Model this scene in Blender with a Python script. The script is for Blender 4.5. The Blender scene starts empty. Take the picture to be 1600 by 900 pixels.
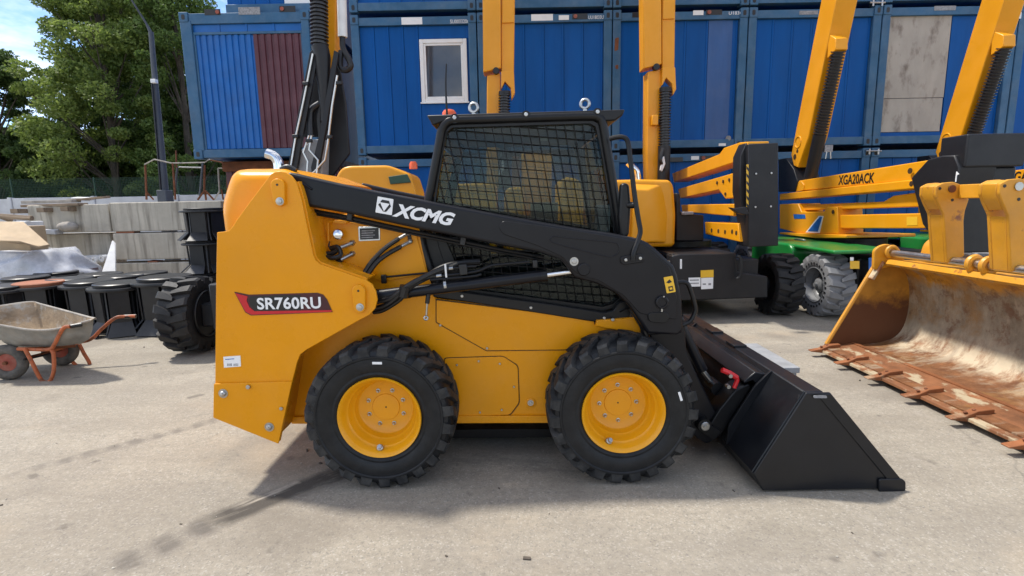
import bpy, bmesh, math, random
import numpy as np
from mathutils import Vector, Matrix, Euler
R = math.radians
scene = bpy.context.scene
COL = scene.collection

# ------------------------------------------------------------------ camera
CAM_H, FPX, PITCH, ROLL = 1.56, 820.0, 9.0, 1.1
cam_data = bpy.data.cameras.new("Camera")
cam = bpy.data.objects.new("Camera", cam_data)
COL.objects.link(cam)
cam_data.sensor_width = 36.0
cam_data.lens = FPX / 1600.0 * 36.0
cam_data.clip_start = 0.05
cam_data.clip_end = 900.0
cam.matrix_world = (Matrix.Translation((0, 0, CAM_H)) @ Matrix.Rotation(R(90 - PITCH), 4, 'X')
                    @ Matrix.Rotation(R(-ROLL), 4, 'Z'))
scene.camera = cam

# ------------------------------------------------------------------ sky
SUN_DIR = Vector((-0.48, 0.21, 1.0)).normalized()      # towards the sun: behind the machine, to its rear end
world = bpy.data.worlds.new("World")
scene.world = world
world.use_nodes = True
wn, wl = world.node_tree.nodes, world.node_tree.links
wn.clear()
w_out = wn.new('ShaderNodeOutputWorld')
w_bg = wn.new('ShaderNodeBackground')
w_bg.inputs['Strength'].default_value = 0.14
w_sky = wn.new('ShaderNodeTexSky')
w_sky.sky_type = 'NISHITA'
w_sky.sun_disc = False
w_sky.sun_elevation = math.asin(SUN_DIR.z)
w_sky.sun_rotation = math.atan2(SUN_DIR.x, SUN_DIR.y)
w_sky.air_density = 0.75
w_sky.dust_density = 0.1
w_sky.ozone_density = 4.0
w_tc = wn.new('ShaderNodeTexCoord')
w_map = wn.new('ShaderNodeMapping')
w_map.inputs['Scale'].default_value = (1.0, 1.0, 2.6)
w_noise = wn.new('ShaderNodeTexNoise')
w_noise.inputs['Scale'].default_value = 2.3
w_noise.inputs['Detail'].default_value = 7.0
w_noise.inputs['Roughness'].default_value = 0.58
w_ramp = wn.new('ShaderNodeValToRGB')
w_ramp.color_ramp.elements[0].position = 0.45
w_ramp.color_ramp.elements[1].position = 0.62
w_mix = wn.new('ShaderNodeMix')
w_mix.data_type = 'RGBA'
w_mix.inputs[7].default_value = (7.2, 7.15, 7.1, 1)          # cloud radiance, in the sky's own units
wl.new(w_tc.outputs['Generated'], w_map.inputs['Vector'])
wl.new(w_map.outputs['Vector'], w_noise.inputs['Vector'])
wl.new(w_noise.outputs['Fac'], w_ramp.inputs['Fac'])
wl.new(w_ramp.outputs['Color'], w_mix.inputs[0])
wl.new(w_sky.outputs['Color'], w_mix.inputs[6])
wl.new(w_mix.outputs[2], w_bg.inputs['Color'])
wl.new(w_bg.outputs['Background'], w_out.inputs['Surface'])

# ------------------------------------------------------------------ sun
sun_data = bpy.data.lights.new("Sun", 'SUN')
sun_data.energy = 2.8
sun_data.angle = R(4.0)
sun_data.color = (1.0, 0.945, 0.86)
sun = bpy.data.objects.new("Sun", sun_data)
COL.objects.link(sun)
sun.rotation_euler = SUN_DIR.to_track_quat('Z', 'Y').to_euler()

scene.view_settings.view_transform = 'Standard'
scene.view_settings.look = 'None'
scene.view_settings.gamma = 1.0
scene.view_settings.exposure = 0.86
scene.view_settings.use_curve_mapping = False

# ------------------------------------------------------------------ measuring helpers: photo measurement -> metres in the place
_s, _c = math.sin(R(PITCH)), math.cos(R(PITCH))
_sr, _cr = math.sin(R(ROLL)), math.cos(R(ROLL))
def ray(px, py):
    a, b = (px - 800.0) / FPX, (450.0 - py) / FPX
    a, b = a * _cr + b * _sr, -a * _sr + b * _cr
    return Vector((a, _c + b * _s, -_s + b * _c))
def P(px, py, Y):                 # (x, z) on the upright plane y = Y
    d = ray(px, py); t = Y / d.y
    return (d.x * t, CAM_H + d.z * t)
def P3(px, py, Y):
    x, z = P(px, py, Y); return Vector((x, Y, z))
def PX(px, py, X):                # (y, z) on the upright plane x = X
    d = ray(px, py); t = X / d.x
    return (d.y * t, CAM_H + d.z * t)
def PZ(px, py, Z=0.0):            # (x, y) on the level plane z = Z
    d = ray(px, py); t = (Z - CAM_H) / d.z
    return (d.x * t, d.y * t)
def PL(pts, Y): return [P(a, b, Y) for a, b in pts]

# ------------------------------------------------------------------ mesh builder
def frame_from(t):
    t = t.normalized()
    up = Vector((0, 0, 1)) if abs(t.z) < 0.9 else Vector((1, 0, 0))
    n = t.cross(up).normalized()
    return n, t.cross(n).normalized()
def smooth_path(pts, n=6):        # Catmull-Rom through the points
    pts = [Vector(p) for p in pts]
    if len(pts) < 3: return pts
    q = [pts[0] * 2 - pts[1]] + pts + [pts[-1] * 2 - pts[-2]]
    out = []
    for i in range(1, len(q) - 2):
        for k in range(n):
            t = k / n
            a, b, c, d = q[i - 1], q[i], q[i + 1], q[i + 2]
            out.append(0.5 * ((2 * b) + (c - a) * t + (2 * a - 5 * b + 4 * c - d) * t * t + (3 * b - a - 3 * c + d) * t ** 3))
    out.append(pts[-1])
    return out
def rounded(pts, r, n=4):         # round the corners of a 2-D outline
    out = []
    m = len(pts)
    rr = r if isinstance(r, (list, tuple)) else [r] * m
    for i in range(m):
        p0, p1, p2 = Vector(pts[i - 1]), Vector(pts[i]), Vector(pts[(i + 1) % m])
        if rr[i] <= 0: out.append(tuple(p1)); continue
        a, b = p0 - p1, p2 - p1
        d = min(rr[i], a.length * 0.45, b.length * 0.45)
        s, e = p1 + a.normalized() * d, p1 + b.normalized() * d
        for k in range(n + 1):
            t = k / n
            out.append(tuple(s * (1 - t) ** 2 + p1 * 2 * t * (1 - t) + e * t * t))
    return out
class MB:
    def __init__(s): s.v, s.f = [], []
    def add(s, vs, fs):
        o = len(s.v); s.v += [tuple(v) for v in vs]; s.f += [tuple(i + o for i in f) for f in fs]; return s
    def box(s, c, d, rot=None):
        x, y, z = d[0] / 2, d[1] / 2, d[2] / 2
        vs = [Vector(p) for p in ((-x,-y,-z),(x,-y,-z),(x,y,-z),(-x,y,-z),(-x,-y,z),(x,-y,z),(x,y,z),(-x,y,z))]
        if rot is not None:
            m = Euler(rot).to_matrix(); vs = [m @ v for v in vs]
        c = Vector(c)
        return s.add([v + c for v in vs], [(0,3,2,1),(4,5,6,7),(0,1,5,4),(1,2,6,5),(2,3,7,6),(3,0,4,7)])
    def bb(s, x0, x1, y0, y1, z0, z1):
        return s.box(((x0+x1)/2, (y0+y1)/2, (z0+z1)/2), (abs(x1-x0), abs(y1-y0), abs(z1-z0)))
    def _pr(s, A, B):
        n = len(A)
        return s.add(list(A) + list(B), [tuple(range(n)), tuple(range(2*n-1, n-1, -1))] + [(i, i+n, (i+1) % n + n, (i+1) % n) for i in range(n)])
    def prism(s, pts, y0, y1): return s._pr([(x, y0, z) for x, z in pts], [(x, y1, z) for x, z in pts])
    def prismx(s, pts, x0, x1): return s._pr([(x0, y, z) for y, z in pts], [(x1, y, z) for y, z in pts])
    def prismz(s, pts, z0, z1): return s._pr([(x, y, z0) for x, y in pts], [(x, y, z1) for x, y in pts])
    def loft(s, A, B): return s._pr(A, B)
    def tube(s, path, r, n=8, caps=True, r2=None):
        path = [Vector(p) for p in path]; m = len(path)
        base = len(s.v); prev = None
        for i, p in enumerate(path):
            t = (path[min(i+1, m-1)] - path[max(i-1, 0)])
            if t.length < 1e-9: t = Vector((0, 0, 1))
            t.normalize()
            if prev is None: u, w = frame_from(t)
            else:
                u = (prev - t * prev.dot(t))
                u = u.normalized() if u.length > 1e-6 else frame_from(t)[0]
                w = t.cross(u)
            prev = u
            q = r[i] if isinstance(r, (list, tuple)) else (r if r2 is None else r + (r2 - r) * i / max(1, m-1))
            for k in range(n):
                a = 2 * math.pi * k / n
                s.v.append(tuple(p + u * (math.cos(a) * q) + w * (math.sin(a) * q)))
        for i in range(m - 1):
            for k in range(n):
                a, b = base + i*n + k, base + i*n + (k+1) % n
                s.f.append((a, b, b + n, a + n))
        if caps:
            s.f.append(tuple(base + k for k in range(n))); s.f.append(tuple(base + (m-1)*n + n-1-k for k in range(n)))
        return s
    def cyl(s, p0, p1, r, n=16, r2=None): return s.tube([p0, p1], r, n, True, r2)
    def lathe(s, prof, o, axis=(0, 1, 0), n=48, close=False):   # prof: (radius, distance along axis)
        o, ax = Vector(o), Vector(axis).normalized(); u, w = frame_from(ax)
        base = len(s.v); m = len(prof)
        for r, t in prof:
            for k in range(n):
                a = 2 * math.pi * k / n
                s.v.append(tuple(o + ax * t + u * (math.cos(a) * r) + w * (math.sin(a) * r)))
        for i in range(m if close else m - 1):
            j = (i + 1) % m
            for k in range(n):
                s.f.append((base + i*n + k, base + i*n + (k+1) % n, base + j*n + (k+1) % n, base + j*n + k))
        if not close:
            s.f.append(tuple(base + n-1-k for k in range(n))); s.f.append(tuple(base + (m-1)*n + k for k in range(n)))
        return s
    def ball(s, c, rad, n=10, m=6):
        rx, ry, rz = rad if isinstance(rad, (tuple, list)) else (rad,) * 3
        vs = [(c[0], c[1], c[2] - rz)]
        for i in range(1, m):
            a = -math.pi/2 + math.pi * i / m
            for k in range(n):
                b = 2 * math.pi * k / n
                vs.append((c[0] + rx*math.cos(a)*math.cos(b), c[1] + ry*math.cos(a)*math.sin(b), c[2] + rz*math.sin(a)))
        vs.append((c[0], c[1], c[2] + rz)); fs = []
        for k in range(n): fs.append((0, 1 + (k+1) % n, 1 + k))
        for i in range(m - 2):
            for k in range(n):
                a, b = 1 + i*n + k, 1 + i*n + (k+1) % n
                fs.append((a, b, b + n, a + n))
        e = len(vs) - 1
        for k in range(n): fs.append((e, 1 + (m-2)*n + k, 1 + (m-2)*n + (k+1) % n))
        return s.add(vs, fs)
    def torus(s, c, axis, RR, r, n=20, m=8):
        return s.lathe([(RR + r*math.cos(2*math.pi*k/m), r*math.sin(2*math.pi*k/m)) for k in range(m)], c, axis, n, True)
    def build(s, name, mat, parent=None, bevel=0.0, seg=2, sharp=35, keep=False):
        me = bpy.data.meshes.new(name)
        off = root_loc(parent) if parent is not None else Vector((0, 0, 0))
        me.from_pydata([(v[0]-off.x, v[1]-off.y, v[2]-off.z) for v in s.v], [], s.f)
        if not keep:
            bm = bmesh.new(); bm.from_mesh(me); bmesh.ops.recalc_face_normals(bm, faces=bm.faces); bm.to_mesh(me); bm.free()
        me.polygons.foreach_set('use_smooth', [True] * len(me.polygons))
        me.set_sharp_from_angle(angle=R(sharp))
        me.materials.append(mat)
        o = bpy.data.objects.new(name, me); COL.objects.link(o)
        if parent is not None: o.parent = parent
        if bevel:
            b = o.modifiers.new('Bevel', 'BEVEL'); b.width = bevel; b.segments = seg; b.limit_method = 'ANGLE'; b.angle_limit = R(38)
        return o
def root_loc(o):
    v = Vector((0, 0, 0))
    while o is not None: v = v + o.location; o = o.parent
    return v
def tag(o, label=None, cat=None, group=None, kind=None):
    if label: o['label'] = label
    if cat: o['category'] = cat
    if group: o['group'] = group
    if kind: o['kind'] = kind
    return o
def thing(name, loc, label, cat, group=None):
    o = bpy.data.objects.new(name, None); COL.objects.link(o); o.location = loc; o.empty_display_size = 0.2
    return tag(o, label, cat, group)
def copy_tree(o, parent=None):
    c = o.copy(); COL.objects.link(c)
    if parent is not None: c.parent = parent
    for ch in list(o.children): copy_tree(ch, c)
    return c
def solo(mb, name, mat, loc, label, cat, group=None, **k):   # a thing that is one mesh, origin at its base
    e = bpy.data.objects.new('tmp', None); e.location = loc
    o = mb.build(name, mat, e, **k); o.parent = None; o.location = loc
    bpy.data.objects.remove(e)
    return tag(o, label, cat, group)
def text(body, mat, parent, name, centre, w, h, ang=0.0, shear=0.0, bold=0.0, depth=0.0015, facing='-Y', spacing=1.0):
    cu = bpy.data.curves.new('t', 'FONT'); cu.body = body; cu.size = 1.0; cu.shear = shear; cu.offset = bold
    cu.extrude = 0.5; cu.space_character = spacing; cu.resolution_u = 3
    o = bpy.data.objects.new('t', cu); COL.objects.link(o)
    me = bpy.data.meshes.new_from_object(o.evaluated_get(bpy.context.evaluated_depsgraph_get()))
    bpy.data.objects.remove(o); bpy.data.curves.remove(cu)
    n = len(me.vertices); a = np.empty(n * 3); me.vertices.foreach_get('co', a); a = a.reshape(-1, 3)
    lo, hi = a.min(0), a.max(0)
    a[:, 0] = (a[:, 0] - (lo[0] + hi[0]) / 2) * w / (hi[0] - lo[0]); a[:, 1] = (a[:, 1] - (lo[1] + hi[1]) / 2) * h / (hi[1] - lo[1])
    a[:, 2] *= depth * 2
    ca, sa = math.cos(ang), math.sin(ang)
    x, z, y = a[:, 0] * ca - a[:, 1] * sa, a[:, 0] * sa + a[:, 1] * ca, -a[:, 2]
    off = root_loc(parent)
    if facing == '-Y': b = np.stack([x, y, z], 1)
    else: b = np.stack([y, -x, z], 1)            # facing -X
    b += np.array([centre[0] - off.x, centre[1] - off.y, centre[2] - off.z])
    me.vertices.foreach_set('co', b.ravel()); me.materials.clear(); me.materials.append(mat); me.update()
    ob = bpy.data.objects.new(name, me); COL.objects.link(ob); ob.parent = parent
    return ob

# ------------------------------------------------------------------ materials
MATS = {}
def material(name, col, rough=0.5, metal=0.0, var=0.10, vscale=3.0, bump=0.0, bscale=60.0, coat=0.0,
             dust=0.0, dustcol=(0.42, 0.37, 0.30), dscale=4.0, spec=0.5, col2=None, mixscale=5.0, mixlo=0.5, mixhi=0.65, rvar=0.12, stretch=None):
    m = bpy.data.materials.new(name); m.use_nodes = True
    nt = m.node_tree; N, L = nt.nodes, nt.links
    b = N['Principled BSDF']
    tc = N.new('ShaderNodeTexCoord'); src = tc.outputs['Object']
    if stretch:
        mp = N.new('ShaderNodeMapping'); mp.inputs['Scale'].default_value = stretch
        L.new(src, mp.inputs['Vector']); vec = mp.outputs['Vector']
    else: vec = src
    def noise(scale, detail=5, rough_=0.6, v=vec):
        n = N.new('ShaderNodeTexNoise'); n.inputs['Scale'].default_value = scale; n.inputs['Detail'].default_value = detail
        n.inputs['Roughness'].default_value = rough_; L.new(v, n.inputs['Vector']); return n
    def ramp(fac, lo, hi, c0, c1):
        r = N.new('ShaderNodeValToRGB'); r.color_ramp.elements[0].position = lo; r.color_ramp.elements[1].position = hi
        r.color_ramp.elements[0].color = c0; r.color_ramp.elements[1].color = c1; L.new(fac, r.inputs['Fac']); return r
    def mix(fac, a, bcol):
        x = N.new('ShaderNodeMix'); x.data_type = 'RGBA'
        if isinstance(fac, float): x.inputs[0].default_value = fac
        else: L.new(fac, x.inputs[0])
        for sock, val in ((x.inputs[6], a), (x.inputs[7], bcol)):
            if isinstance(val, tuple): sock.default_value = (*val[:3], 1)
            else: L.new(val, sock)
        return x.outputs[2]
    n1 = noise(vscale)
    lo = tuple(max(0, c * (1 - var)) for c in col); hi = tuple(min(1, c * (1 + var)) for c in col)
    cur = ramp(n1.outputs['Fac'], 0.3, 0.7, (*lo, 1), (*hi, 1)).outputs['Color']
    if col2 is not None:
        n2 = noise(mixscale, 8, 0.65)
        f = ramp(n2.outputs['Fac'], mixlo, mixhi, (0, 0, 0, 1), (1, 1, 1, 1)).outputs['Color']
        cur = mix(f, cur, col2)
    if dust:
        n3 = noise(dscale, 9, 0.7, src)
        f = ramp(n3.outputs['Fac'], 0.42, 0.80, (0, 0, 0, 1), (dust, dust, dust, 1)).outputs['Color']
        cur = mix(f, cur, dustcol)
    L.new(cur, b.inputs['Base Color'])
    b.inputs['Metallic'].default_value = metal
    b.inputs['Specular IOR Level'].default_value = spec
    nr = noise(vscale * 4 + 3)
    rr = N.new('ShaderNodeMapRange'); rr.inputs['To Min'].default_value = max(0.02, rough - rvar); rr.inputs['To Max'].default_value = min(1, rough + rvar)
    L.new(nr.outputs['Fac'], rr.inputs['Value']); L.new(rr.outputs['Result'], b.inputs['Roughness'])
    if coat: b.inputs['Coat Weight'].default_value = coat; b.inputs['Coat Roughness'].default_value = 0.12
    if bump:
        nb = noise(bscale, 6); bp = N.new('ShaderNodeBump'); bp.inputs['Strength'].default_value = bump; bp.inputs['Distance'].default_value = 0.01
        L.new(nb.outputs['Fac'], bp.inputs['Height']); L.new(bp.outputs['Normal'], b.inputs['Normal'])
    MATS[name] = m
    return m
YEL = (0.76, 0.300, 0.0025)
material('yellow_paint', YEL, 0.29, 0, 0.06, 1.5, 0.07, 2.6, dust=0.04, dscale=7, rvar=0.12, spec=0.30)
material('lift_yellow', (0.76, 0.315, 0.004), 0.36, 0, 0.07, 2.0, 0.03, 9.0, dust=0.06, spec=0.4)
material('rim_yellow', (0.80, 0.36, 0.004), 0.32, 0, 0.05, 4.0, 0.03, 20, dust=0.04, dscale=9, spec=0.45)
material('black_paint', (0.0055, 0.0058, 0.007), 0.36, 0, 0.2, 5.0, 0.04, 30, dust=0.010, dscale=7, rvar=0.1, spec=0.35)
material('arm_black', (0.0075, 0.0078, 0.0105), 0.32, 0, 0.15, 3.0, 0.06, 7, dust=0.006, dscale=6, rvar=0.08, spec=0.30)
material('bucket_black', (0.0068, 0.0080, 0.0110), 0.34, 0, 0.25, 3.0, 0.10, 5, col2=(0.045, 0.047, 0.050), mixscale=11, mixlo=0.69, mixhi=0.74, dust=0.010, dscale=5, rvar=0.12, spec=0.4)
material('lift_black', (0.010, 0.0105, 0.013), 0.45, 0, 0.2, 3.0, 0.04, 20, dust=0.02, spec=0.4)
material('rubber', (0.016, 0.017, 0.019), 0.62, 0, 0.25, 8.0, 0.12, 90, dust=0.10, dscale=14, dustcol=(0.25, 0.24, 0.22))
material('tyre_rubber', (0.0060, 0.0072, 0.0092), 0.48, 0, 0.2, 8.0, 0.10, 120, dust=0.05, dscale=16, dustcol=(0.20, 0.20, 0.19), spec=0.34)
material('tread_rubber', (0.010, 0.011, 0.0125), 0.62, 0, 0.25, 8.0, 0.2, 70, dust=0.42, dscale=9, dustcol=(0.155, 0.150, 0.140), spec=0.4)
material('hub_grey', (0.21, 0.215, 0.225), 0.45, 0.3, 0.15, 9)
material('black_solid_rubber', (0.012, 0.012, 0.013), 0.62, 0, 0.3, 6.0, 0.15, 80, dust=0.07, dscale=10, dustcol=(0.28, 0.26, 0.23), spec=0.4)
material('grey_rubber', (0.20, 0.205, 0.215), 0.7, 0, 0.10, 6.0, 0.15, 60, dust=0.14, dscale=9, dustcol=(0.20, 0.19, 0.18))
material('hose', (0.008, 0.008, 0.009), 0.42, 0, 0.2, 20, 0.12, 200)
material('bellows_rubber', (0.022, 0.022, 0.024), 0.34, 0, 0.2, 12)
material('chrome', (0.72, 0.72, 0.72), 0.16, 1.0, 0.05, 8)
material('zinc', (0.46, 0.46, 0.45), 0.36, 1.0, 0.15, 20)
material('brushed_steel', (0.55, 0.55, 0.54), 0.32, 1.0, 0.12, 9, 0.05, 60)
material('white_paint', (0.78, 0.78, 0.77), 0.45, 0, 0.04, 6, dust=0.12)
material('decal_white', (0.82, 0.82, 0.82), 0.4, 0, 0.03, 6)
material('decal_black', (0.012, 0.012, 0.013), 0.4, 0, 0.1, 6)
material('decal_red', (0.55, 0.012, 0.02), 0.35, 0, 0.08, 6)
material('decal_maroon', (0.07, 0.010, 0.016), 0.35, 0, 0.4, 9)
material('decal_yellow', (0.80, 0.47, 0.03), 0.4, 0, 0.04, 6)
material('decal_blue', (0.02, 0.12, 0.42), 0.4, 0, 0.3, 12)
material('decal_grey', (0.25, 0.25, 0.26), 0.5, 0, 0.4, 40)
material('red_paint', (0.62, 0.015, 0.02), 0.38, 0, 0.08, 6, dust=0.06)
material('beacon_orange', (0.80, 0.12, 0.03), 0.25, 0, 0.05, 6)
material('seam_dark', (0.05, 0.022, 0.004), 0.7, 0, 0.1, 6)
material('cabin_blue', (0.0005, 0.078, 0.300), 0.42, 0, 0.14, 1.2, 0.10, 2.5, spec=0.16, dust=0.02, dscale=1.3, dustcol=(0.20, 0.24, 0.30), stretch=(3, 3, 0.5))
material('cabin_blue_bright', (0.004, 0.115, 0.40), 0.38, 0, 0.14, 2.5, 0.30, 5.0, spec=0.35, dust=0.06, dscale=2.0, dustcol=(0.30, 0.36, 0.44))
material('cabin_frame_blue', (0.030, 0.110, 0.215), 0.5, 0, 0.18, 2.0, 0.10, 8, spec=0.35, dust=0.25, dscale=3.0, dustcol=(0.26, 0.30, 0.34))
material('cabin_maroon', (0.085, 0.014, 0.024), 0.45, 0, 0.18, 2.5, 0.30, 5.0, dust=0.12, dscale=2.5, dustcol=(0.28, 0.22, 0.22))
material('rust', (0.16, 0.055, 0.022), 0.85, 0, 0.4, 8, 0.25, 50)
material('orange_rust', (0.42, 0.11, 0.035), 0.6, 0, 0.2, 6, 0.1, 50, col2=(0.16, 0.055, 0.022), mixscale=9, mixlo=0.5, mixhi=0.62)
material('concrete', (0.47, 0.43, 0.355), 0.9, 0, 0.18, 1.6, 0.35, 22, dust=0.50, dscale=2.2, dustcol=(0.20, 0.18, 0.15), stretch=(3.0, 3.0, 0.22), col2=(0.24, 0.215, 0.175), mixscale=2.2, mixlo=0.50, mixhi=0.66)
material('fence_concrete', (0.52, 0.53, 0.55), 0.9, 0, 0.15, 1.2, 0.2, 14, dust=0.4, dscale=1.5, dustcol=(0.22, 0.22, 0.22))
material('mesh_green', (0.020, 0.060, 0.038), 0.6, 0, 0.2, 3)
material('wood', (0.23, 0.17, 0.115), 0.85, 0, 0.35, 6, 0.3, 40, stretch=(0.4, 4, 4))
material('grey_wood', (0.34, 0.31, 0.27), 0.85, 0, 0.3, 6, 0.3, 40)
material('board', (0.40, 0.36, 0.31), 0.8, 0, 0.12, 2.5, 0.08, 20, col2=(0.17, 0.135, 0.11), mixscale=3.2, mixlo=0.52, mixhi=0.72, stretch=(1.6, 1, 0.7))
material('black_plastic', (0.009, 0.0095, 0.012), 0.40, 0, 0.3, 6, 0.08, 30, dust=0.05, dscale=5, dustcol=(0.24, 0.23, 0.22))
material('rust_lid', (0.30, 0.105, 0.05), 0.75, 0, 0.25, 9, 0.15, 40)
material('pole_grey', (0.075, 0.085, 0.10), 0.7, 0, 0.2, 3, 0.1, 30)
material('bark', (0.085, 0.070, 0.055), 0.95, 0, 0.4, 6, 0.5, 30)
material('green_paint', (0.010, 0.205, 0.036), 0.32, 0, 0.08, 3, 0.03, 9, coat=0.2, dust=0.10)
material('grey_box_paint', (0.30, 0.31, 0.32), 0.5, 0, 0.2, 7, 0.05, 30, dust=0.30, dscale=9, dustcol=(0.16, 0.16, 0.16))
material('barrow_metal', (0.25, 0.25, 0.235), 0.5, 0.25, 0.3, 6, 0.1, 40, dust=0.6, dscale=5, dustcol=(0.30, 0.24, 0.17))
material('cement_crust', (0.33, 0.25, 0.165), 0.95, 0, 0.3, 6, 0.6, 30, col2=(0.42, 0.40, 0.36), mixscale=7)
material('old_tyre', (0.075, 0.07, 0.062), 0.85, 0, 0.3, 9, 0.2, 50, dust=0.6, dscale=9, dustcol=(0.22, 0.20, 0.17))
material('old_red', (0.30, 0.065, 0.04), 0.75, 0, 0.3, 9, 0.15, 40, dust=0.5, dscale=8, dustcol=(0.3, 0.25, 0.2))
material('plastic_film', (0.50, 0.51, 0.54), 0.25, 0, 0.25, 5, 0.5, 9, spec=0.6)
material('kraft', (0.42, 0.31, 0.19), 0.75, 0, 0.15, 4, 0.35, 8)
material('wrapped_goods', (0.13, 0.075, 0.075), 0.4, 0, 0.4, 5, 0.4, 9)
material('white_plastic', (0.72, 0.72, 0.71), 0.5, 0, 0.1, 6, 0.1, 20)
material('seat_black', (0.02, 0.02, 0.022), 0.7, 0, 0.2, 8, 0.1, 60)
material('pebble', (0.36, 0.33, 0.28), 0.9, 0, 0.5, 30)

def glass(name, tint, gloss=0.10, rough=0.02):
    m = bpy.data.materials.new(name); m.use_nodes = True; N, L = m.node_tree.nodes, m.node_tree.links
    N.clear(); o = N.new('ShaderNodeOutputMaterial'); t = N.new('ShaderNodeBsdfTransparent'); g = N.new('ShaderNodeBsdfGlossy')
    t.inputs['Color'].default_value = (*tint, 1); g.inputs['Roughness'].default_value = rough; g.inputs['Color'].default_value = (0.9, 0.95, 0.95, 1)
    fr = N.new('ShaderNodeFresnel'); fr.inputs['IOR'].default_value = 1.33
    mx = N.new('ShaderNodeMixShader'); ad = N.new('ShaderNodeMath'); ad.operation = 'ADD'; ad.inputs[1].default_value = gloss
    L.new(fr.outputs[0], ad.inputs[0]); L.new(ad.outputs[0], mx.inputs[0]); L.new(t.outputs[0], mx.inputs[1]); L.new(g.outputs[0], mx.inputs[2])
    L.new(mx.outputs[0], o.inputs['Surface']); MATS[name] = m
glass('cab_glass', (0.64, 0.70, 0.69), 0.0)
def window_glass(name):
    m = material(name, (0.035, 0.045, 0.060), 0.05, 0, 0.3, 1.5, spec=0.7, rvar=0.02); b = m.node_tree.nodes['Principled BSDF']
    b.inputs['Coat Weight'].default_value = 0.35
window_glass('pane_glass')
def leaf_material(name, c0, c1):
    m = bpy.data.materials.new(name); m.use_nodes = True; N, L = m.node_tree.nodes, m.node_tree.links; N.clear()
    o = N.new('ShaderNodeOutputMaterial'); gi = N.new('ShaderNodeNewGeometry'); r = N.new('ShaderNodeValToRGB')
    r.color_ramp.elements[0].color = (*c0, 1); r.color_ramp.elements[1].color = (*c1, 1)
    L.new(gi.outputs['Random Per Island'], r.inputs['Fac'])
    d = N.new('ShaderNodeBsdfPrincipled'); d.inputs['Roughness'].default_value = 0.55; t = N.new('ShaderNodeBsdfTranslucent'); mx = N.new('ShaderNodeMixShader')
    mx.inputs[0].default_value = 0.50
    L.new(r.outputs['Color'], d.inputs['Base Color']); L.new(r.outputs['Color'], t.inputs['Color'])
    L.new(d.outputs[0], mx.inputs[1]); L.new(t.outputs[0], mx.inputs[2]); L.new(mx.outputs[0], o.inputs['Surface']); MATS[name] = m
leaf_material('leaf_dark', (0.050, 0.095, 0.024), (0.140, 0.215, 0.060))
leaf_material('leaf_mid', (0.072, 0.130, 0.026), (0.190, 0.275, 0.065))
leaf_material('leaf_light', (0.105, 0.165, 0.028), (0.26, 0.330, 0.080))
M = MATS
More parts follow.
